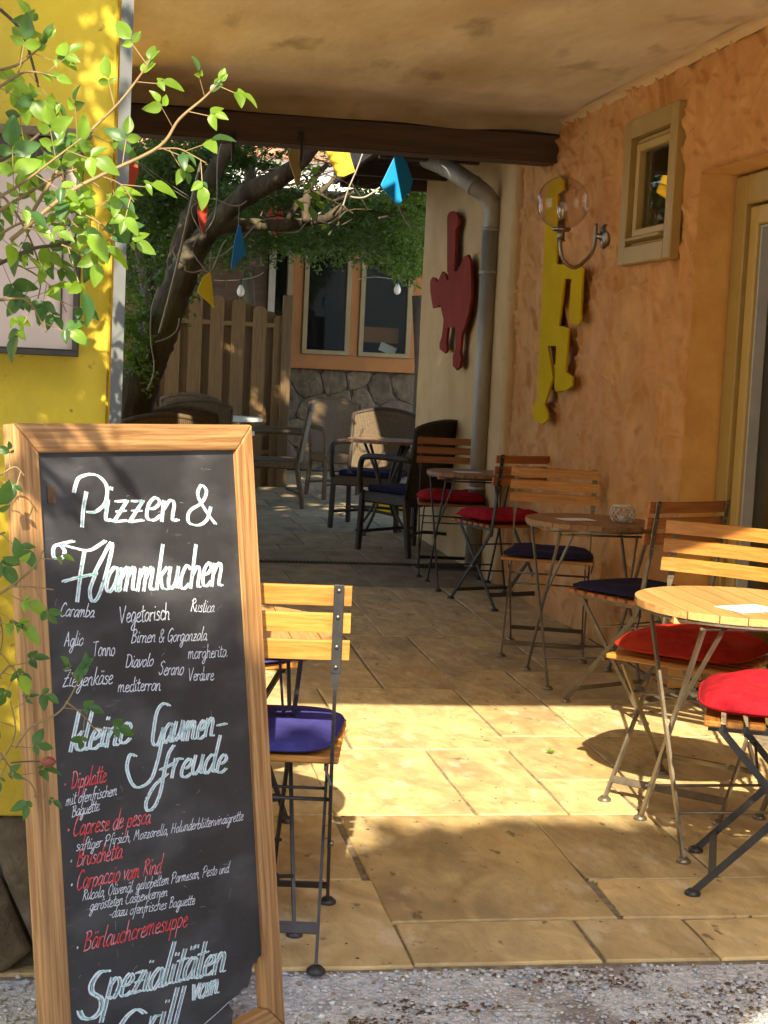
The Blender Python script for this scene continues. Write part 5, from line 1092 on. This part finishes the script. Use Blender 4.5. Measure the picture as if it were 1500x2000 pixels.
bg_tree('bright green sprays at the edge of the cream wall', 'shrub', (2.75, 12.9, 0), 2.0, [ell(815, 420, 12.6, .25, .3, .4), ell(795, 520, 12.8, .2, .3, .15), ell(815, 370, 12.8, .2, .3, .2)], 2600, .05, 'leaf2', 14)
bg_tree('sparse treetop with bright sky showing between its leaves', 'tree', (2.3, 20, 0), 3.0, [ell(560, 300, 19, .9, .6, .3), ell(680, 390, 20, 1.3, .6, .2), ell(450, 300, 19, .6, .6, .25), ell(800, 370, 20, .6, .5, .4), ell(700, 310, 20, .5, .5, .12)], 2200, .07, 'leaf2', 15)
bg_tree('tall backdrop tree far behind the fence on the left', 'tree', (-.5, 21, 0), 3.0, [ell(300, 450, 20, 1.6, .8, 1.3), ell(430, 490, 21, 1.4, .8, .7), ell(330, 340, 21, .9, .8, .9)], 12000, .09, 'leaf', 16)
leaf_cloud([ell(262, 640, 9.8, .12, .15, .22), ell(258, 700, 9.8, .14, .15, .25), ell(270, 610, 9.9, .12, .15, .1)], 900, .04, MAT['leaf2'], 'ivy_shrub', None, 'small light green shrub at the foot of the leaning trunk by the grey strip', 'shrub', seed=17)
bpy.data.objects['ivy_shrub']['kind'] = 'stuff'
# leafy shoots with larger bright leaves on the branch
def leaf_shape(l, w_, bend=.18, fold=.25, seed=0, n=6):
    r = random.Random(seed); V = []; Fc = []
    for i in range(n+1):
        t = i/n; hw = w_*.5*(math.sin(PI*t**.78)**.8 if 0 < t < 1 else 0)+(.0006 if i in (0, n) else 0); y = l*t; z = -bend*l*t*t
        V += [(-hw, y, z+fold*hw), (-hw*.5, y, z+fold*hw*.45), (0, y, z), (hw*.5, y, z+fold*hw*.45), (hw, y, z+fold*hw)]
    for i in range(n):
        for j in range(4): a = i*5+j; Fc.append((a, a+1, a+6, a+5))
    V = [(x+r.uniform(-1, 1)*w_*.02, y, z+r.uniform(-1, 1)*w_*.03) for x, y, z in V]
    me = bpy.data.meshes.new('leaf'); me.from_pydata(V, [], Fc); me.polygons.foreach_set('use_smooth', [True]*len(Fc)); me.update(); return me
def mesh_set(mat): 
    out = []
    for k, (l, w_, b, f) in enumerate([(.044, .025, .15, .35), (.050, .029, .45, .2), (.038, .022, .1, .5), (.028, .016, .5, .35), (.056, .032, .3, .25)]):
        me = leaf_shape(l, w_, b, f, k); me.materials.append(MAT[mat]); out.append(me)
    return out
LM = {'rose': mesh_set('rose'), 'rose2': mesh_set('rose2')}
rb = thing('climbing_rose', 'climbing rose with bright green leaves in front of the yellow wall and chalkboard', 'shrub', (-.25, 2.95, 0))
ro = Vector((-.25, 2.95, 0)); leafcount = 0
def put_leaf(p, d, nrm, sc, mat):
    global leafcount
    d = Vector(d).normalized(); nrm = Vector(nrm); nrm = (nrm-d*nrm.dot(d)).normalized(); sx = d.cross(nrm)
    o = bpy.data.objects.new('leaf', random.choice(LM['rose2' if mat == 'rose' and random.random() < .28 else mat])); COL.objects.link(o); o.parent = rb
    Mx = Matrix((sx*sc, d*sc, nrm*sc)).transposed().to_4x4(); Mx.translation = Vector(p)-ro; o.matrix_local = Mx; leafcount += 1
def compound(p, d, sc, mat, n=5):
    """a rose leaf: short stalk with n leaflets, all tilted like one leaf"""
    d = Vector(d).normalized(); nrm = Vector((random.uniform(-.7, .7), -1.0+random.uniform(-.5, .6), .7+random.uniform(-.4, .8)))
    nrm = (nrm-d*nrm.dot(d)).normalized(); sx = d.cross(nrm); L_ = .05*sc
    q = MB(); q.tube([Vector(p)-ro, Vector(p)+d*L_*.5-ro+Vector((0, 0, -.002)), Vector(p)+d*L_*1.25-ro+Vector((0, 0, -.005))], .0009, 4); q.build('leaf_stalk', MAT['twig'], rb)
    put_leaf(Vector(p)+d*L_*1.25, d+Vector((0, 0, -.25)), nrm, sc*random.uniform(.85, 1.1), mat)
    for k in range((n-1)//2):
        b = Vector(p)+d*L_*(1.05-.55*k)
        for s_ in (-1, 1): put_leaf(b, d*.5+sx*s_*random.uniform(.8, 1.1)+Vector((0, 0, -.15)), nrm+sx*s_*random.uniform(-.2, .4), sc*random.uniform(.62, .9), mat)
def cane(px, Ys, r0, r1, mat='twig', nleaf=6, lm='rose', sc=1.0, tip=True, start=.1, n5=(3, 5)):
    P = smooth_pts([atY(x, y, yy) for (x, y), yy in zip(px, Ys)], 6); n = len(P)
    q = MB(); q.tube([p-ro for p in P], [r0+(r1-r0)*i/(n-1) for i in range(n)], 6); 
    for k in range(nleaf):   # thorns
        i = random.randrange(1, n-1); p = P[i]-ro; q.add([p+Vector((0, 0, .003)), p-Vector((0, 0, .003)), p+Vector((random.uniform(-.006, .006), -.005, -.004)), ], [(0, 1, 2)])
    q.build('stem', MAT[mat], rb, True)
    for k in range(nleaf):
        t = start+(1-start)*(k+.5)/nleaf; i = min(int(t*(n-1)), n-2); p = P[i]; d = (P[i+1]-P[i]).normalized(); s_ = 1 if k % 2 else -1
        side = Vector((-d.z, 0, d.x))*s_; dd = d*.6+side*random.uniform(.6, 1.1)+Vector((0, random.uniform(-.5, .2), random.uniform(-.3, .1)))
        compound(p, dd, sc*random.uniform(.8, 1.12)*(1-.35*max(0, t-.75)), lm, random.choice(n5))
    if tip:
        d = (P[-1]-P[-3]).normalized()
        for k in range(7): put_leaf(P[-1]-d*.012*(k % 3), d+Vector((random.uniform(-.5, .5), random.uniform(-.4, .3), random.uniform(-.2, .4))), (random.uniform(-1, 1), -1, .3), random.uniform(.35, .55), lm)
cane([(60, 420), (123, 318), (173, 260), (233, 200), (277, 143), (293, 118)], [2.62]*6, .0036, .0016, nleaf=6, n5=(3,), sc=.8, start=.0)
cane([(20, 470), (130, 380), (203, 340), (310, 287), (350, 233), (400, 190), (430, 158)], [2.55]*7, .004, .0016, nleaf=9, sc=.85, n5=(3,), start=0)
cane([(300, 292), (345, 290), (375, 303), (405, 320)], [2.55]*4, .0014, .001, nleaf=3, sc=.8, tip=False, n5=(3,))
cane([(0, 18), (43, 63), (67, 137), (75, 170)], [2.7]*4, .003, .002, 'twig_dark', 1, sc=.8, n5=(3,), tip=False)
cane([(-20, 140), (30, 128), (70, 100), (90, 75)], [2.65]*4, .003, .001, nleaf=4, sc=.85, n5=(3,))
cane([(-30, 330), (37, 293), (93, 247), (105, 225)], [2.6]*4, .0035, .002, 'twig_dark', 4, sc=.9, n5=(3,))
cane([(-30, 190), (30, 150), (60, 140), (110, 150)], [2.6]*4, .003, .001, nleaf=4, sc=.9, n5=(3,))
cane([(-30, 530), (60, 487), (123, 477), (157, 457), (165, 440)], [2.7]*5, .0035, .002, 'twig_dark', 4, sc=.95, n5=(3,))
cane([(120, 478), (150, 490), (185, 505)], [2.6]*3, .0015, .001, nleaf=2, sc=1.15, tip=False, n5=(3,))
cane([(-30, 590), (43, 583), (67, 603), (90, 650)], [2.7]*4, .003, .001, nleaf=4, sc=.9, n5=(3,), tip=False)
cane([(-30, 430), (50, 380), (110, 345), (150, 330)], [2.6]*4, .0035, .0015, nleaf=6, sc=.95, n5=(3, 5), tip=False)
cane([(-30, 260), (40, 260), (90, 300), (150, 400), (185, 430)], [2.65]*5, .003, .001, nleaf=7, sc=.9, n5=(3, 5), tip=False)
cane([(-30, 480), (30, 440), (80, 430), (130, 440)], [2.7]*4, .003, .001, nleaf=5, sc=.9, n5=(3, 5), tip=False)
cane([(100, 420), (150, 415), (200, 440), (225, 480)], [2.6]*4, .002, .001, nleaf=4, sc=.95, n5=(3,), tip=False)
cane([(200, 345), (235, 360), (262, 395)], [2.55]*3, .0015, .001, nleaf=3, sc=.9, n5=(3,), tip=False)
cane([(-30, 350), (20, 400), (60, 470), (80, 540), (70, 600)], [2.75]*5, .003, .001, nleaf=6, sc=.85, lm='rose2', n5=(3, 5), tip=False)
cane([(-30, 400), (40, 360), (120, 300), (160, 270)], [2.5]*4, .003, .001, nleaf=6, sc=.95, n5=(3, 5), tip=False)
cane([(-30, 500), (40, 520), (100, 560), (130, 610)], [2.75]*4, .002, .001, nleaf=4, sc=.85, lm='rose2', n5=(3,), tip=False)
# lower part beside and over the board (in front of the board plane)
cane([(-20, 1170), (22, 1145), (63, 1111), (85, 1075)], [2.42]*4, .003, .0012, nleaf=3, lm='rose', sc=.7, n5=(3,), tip=False)
cane([(20, 1146), (60, 1146), (105, 1152)], [2.40]*3, .0015, .001, nleaf=1, lm='rose2', sc=.95, n5=(3,), tip=False, start=.2)
cane([(-30, 950), (5, 925), (30, 912), (48, 930)], [2.5]*4, .002, .001, nleaf=3, lm='rose2', sc=.5, n5=(3,), tip=False)
cane([(-50, 1060), (-20, 1050), (10, 1040)], [2.45]*3, .003, .0015, nleaf=3, lm='rose2', sc=.9, n5=(3,), tip=False)
cane([(-40, 1230), (-10, 1190), (5, 1240), (-5, 1300)], [2.45]*4, .002, .001, nleaf=4, lm='rose', sc=.85, n5=(3,), tip=False)
cane([(-10, 1330), (20, 1300), (35, 1320), (50, 1360)], [2.5]*4, .002, .001, nleaf=4, lm='rose2', sc=.65, n5=(3,), tip=False)
cane([(30, 1460), (60, 1420), (110, 1395), (135, 1365), (165, 1305)], [2.42]*5, .0022, .001, nleaf=2, lm='rose2', sc=.6, n5=(3,), tip=True, start=.5)
cane([(128, 1370), (160, 1395), (190, 1430)], [2.42]*3, .0015, .001, nleaf=2, lm='rose2', sc=.62, n5=(3,), tip=False, start=.5)
cane([(-30, 1500), (5, 1480), (30, 1430), (20, 1370)], [2.48]*4, .0022, .001, nleaf=5, lm='rose2', sc=.65, n5=(3,), tip=False)
cane([(0, 1470), (30, 1510), (60, 1530), (72, 1560)], [2.48]*4, .0022, .001, nleaf=4, lm='rose2', sc=.6, n5=(3,), tip=False)
cane([(20, 1490), (60, 1487), (92, 1488)], [2.42]*3, .0015, .0012, 'twig_dark', 0, tip=False)
q = MB(); p = atY(94, 1488, 2.42)-ro; R = Matrix.Rotation(PI/2, 3, 'Y'); q.lathe([(.001, -.012), (.006, -.008), (.009, 0), (.007, .008), (.002, .012)], p, 10, R); q.build('bud', MAT['bud'], rb, True)
for (x0, y0, h) in ((-.42, 2.7, 2.6), (-.55, 2.3, 3.2), (-.35, 2.95, 2.0)):
    q = MB(); q.tube(smooth_pts([Vector((x0, y0, -.03))-ro, Vector((x0-.03, y0+.05, h*.4))-ro, Vector((x0+.05, y0, h*.75))-ro, Vector((x0+.12, y0-.1, h))-ro], 5), .009, 7); q.build('stem', MAT['twig_dark'], rb, True)
print('rose leaves', leafcount)
# unseen bulk of the rose, left of the picture
r0 = np.array(ro)
def rose_keep(P):
    X, Y, Z = P[:, 0]+r0[0], P[:, 1]+r0[1], P[:, 2]
    k = 3.2-Y; wx = X+k*.1944; wz = Z-k*.740
    rnd = np.random.default_rng(5).random(len(P))
    lit = (wx > -.065) & (wz > .9) & (rnd < np.where(wz < 1.55, .93, .6))
    lit |= (wx > -.2) & (wz > 1.5) & (rnd < .35)
    return (X < -.085*Y-.04) & ~lit
leaf_cloud([(-.62-r0[0], 1.55-r0[1], 2.55, .34, .45, .75), (-.50-r0[0], 1.9-r0[1], 3.3, .30, .4, .5), (-.70-r0[0], 1.2-r0[1], 3.3, .35, .5, .6), (-.75-r0[0], 1.9-r0[1], 1.9, .25, .5, .6)], 9000, .072, MAT['rose'], 'outer_foliage', rb, seed=23, keep=rose_keep)
# shoots in the courtyard tree
sh_ = thing('vine_shoot', 'thin vine shoot with a few bright leaves on the horizontal branch', 'vine'); P0 = [(600, 350), (612, 385), (620, 410), (618, 435)]
q = MB(); q.tube(smooth_pts([atY(x, y, 9.9) for x, y in P0], 4), .004, 5); q.build('stem', MAT['twig_dark'], sh_, True)
for (x, y) in ((625, 392), (632, 408), (608, 340), (615, 432), (628, 448), (594, 412), (600, 372), (618, 362), (640, 398), (606, 420)):
    o = bpy.data.objects.new('leaf', random.choice(LM['rose'])); COL.objects.link(o); o.parent = sh_; o.location = atY(x, y, 9.85); o.rotation_euler = (random.uniform(.8, 2), random.uniform(-1, 1), random.uniform(0, 6)); s_ = random.uniform(1.6, 2.4); o.scale = (s_, s_, s_)
# garden tree standing behind the viewer: it throws the shade on the front paving
gt = thing('garden_tree', 'broad leafy tree standing behind the viewer that shades the front paving', 'tree', (-1.2, -3.0, 0))
q = MB(); q.tube(smooth_pts([(0, 0, -.03), (.1, .05, 1.4), (0, 0, 2.8), (.2, .1, 4.2)], 5), [.2-.007*i for i in range(16)], 10); q.build('trunk', MAT['bark'], gt, True)
for a in range(6):
    q = MB(); c_, s_ = math.cos(a*1.05), math.sin(a*1.05); q.tube(smooth_pts([(0, 0, 2.4+.2*a), (c_*.7, s_*.5, 3.0+.2*a), (c_*1.5, s_*.8, 3.5+.2*a)], 4), [.06-.005*i for i in range(9)], 6); q.build('limb', MAT['bark'], gt, True)
def crown_keep(P):
    X = P[:, 0]-1.2; Y = P[:, 1]-3.0; Z = P[:, 2]; k = Z/.7265; hx = X+k*.1908; hy = Y+k*.9816
    lim = np.interp(hx, [-1.5, .3, .67, 1.0, 1.28, 1.6, 2.2], [3.9, 3.92, 3.98, 4.16, 4.24, 4.14, 3.95])
    g = (hx > 1.05) & (hy < 3.02) & (hy > 2.2) & (np.sin(hx*9+hy*5) > .1)
    return (hy < lim+rng.normal(0, .014, len(hy))) & ~g
leaf_cloud([(0, 0, 3.9, 2.6, 1.2, 1.5), (1.6, .1, 4.0, 1.6, 1.0, 1.35), (-1.8, .2, 3.4, 1.6, 1.2, 1.5), (.8, -.2, 4.4, 1.8, .8, .9), (1.0, 0, 2.6, 2.2, 1.0, 1.0)], 26000, .13, MAT['leaf2'], 'crown', gt, keep=crown_keep, seed=31, aspect=.7)
# dense leafy rim of the garden tree's crown
n = 26000; hx = rng.uniform(-1.6, 2.4, n); dy = rng.exponential(.35, n); lim = np.interp(hx, [-1.5, .3, .67, 1.0, 1.28, 1.6, 2.2], [3.9, 3.92, 3.98, 4.16, 4.24, 4.14, 3.95])
hy = lim-.03-dy*.8+rng.normal(0, .012, n); yy = rng.uniform(-3.5, -2.5, n); zz = (hy-yy)/.9816*.7265; xx = hx-(hy-yy)*.1944
m = len(xx); sz = rng.uniform(.05, .09, m); d = rng.normal(size=(m, 3)); d /= np.linalg.norm(d, axis=1)[:, None]; e = np.cross(d, rng.normal(size=(m, 3))); e /= np.linalg.norm(e, axis=1)[:, None]
P = np.stack([xx+1.2, yy+3.0, zz], 1); V = np.stack([P-d*sz[:, None]*.5, P+e*sz[:, None]*.3, P+d*sz[:, None]*.5, P-e*sz[:, None]*.3], 1).reshape(-1, 3)
tag(np_mesh('crown', V, np.arange(4*m).reshape(-1, 4), MAT['leaf2'], gt), kind='stuff')
# fuller foliage round the leaning tree's fork
leaf_cloud([ell(420, 300, 10.4, .35, .35, .12), ell(520, 310, 10.4, .3, .3, .10), ell(560, 395, 10.8, .35, .3, .10), ell(300, 400, 10.6, .25, .3, .3), ell(640, 370, 10.6, .25, .3, .10), ell(690, 420, 11, .3, .3, .12), ell(470, 470, 11.2, .5, .3, .14), ell(600, 470, 11.4, .5, .3, .12)], 6500, .042, MAT['leaf'], 'crown', tr, keep=keep_sun, seed=41)
print('objects', len(bpy.data.objects))
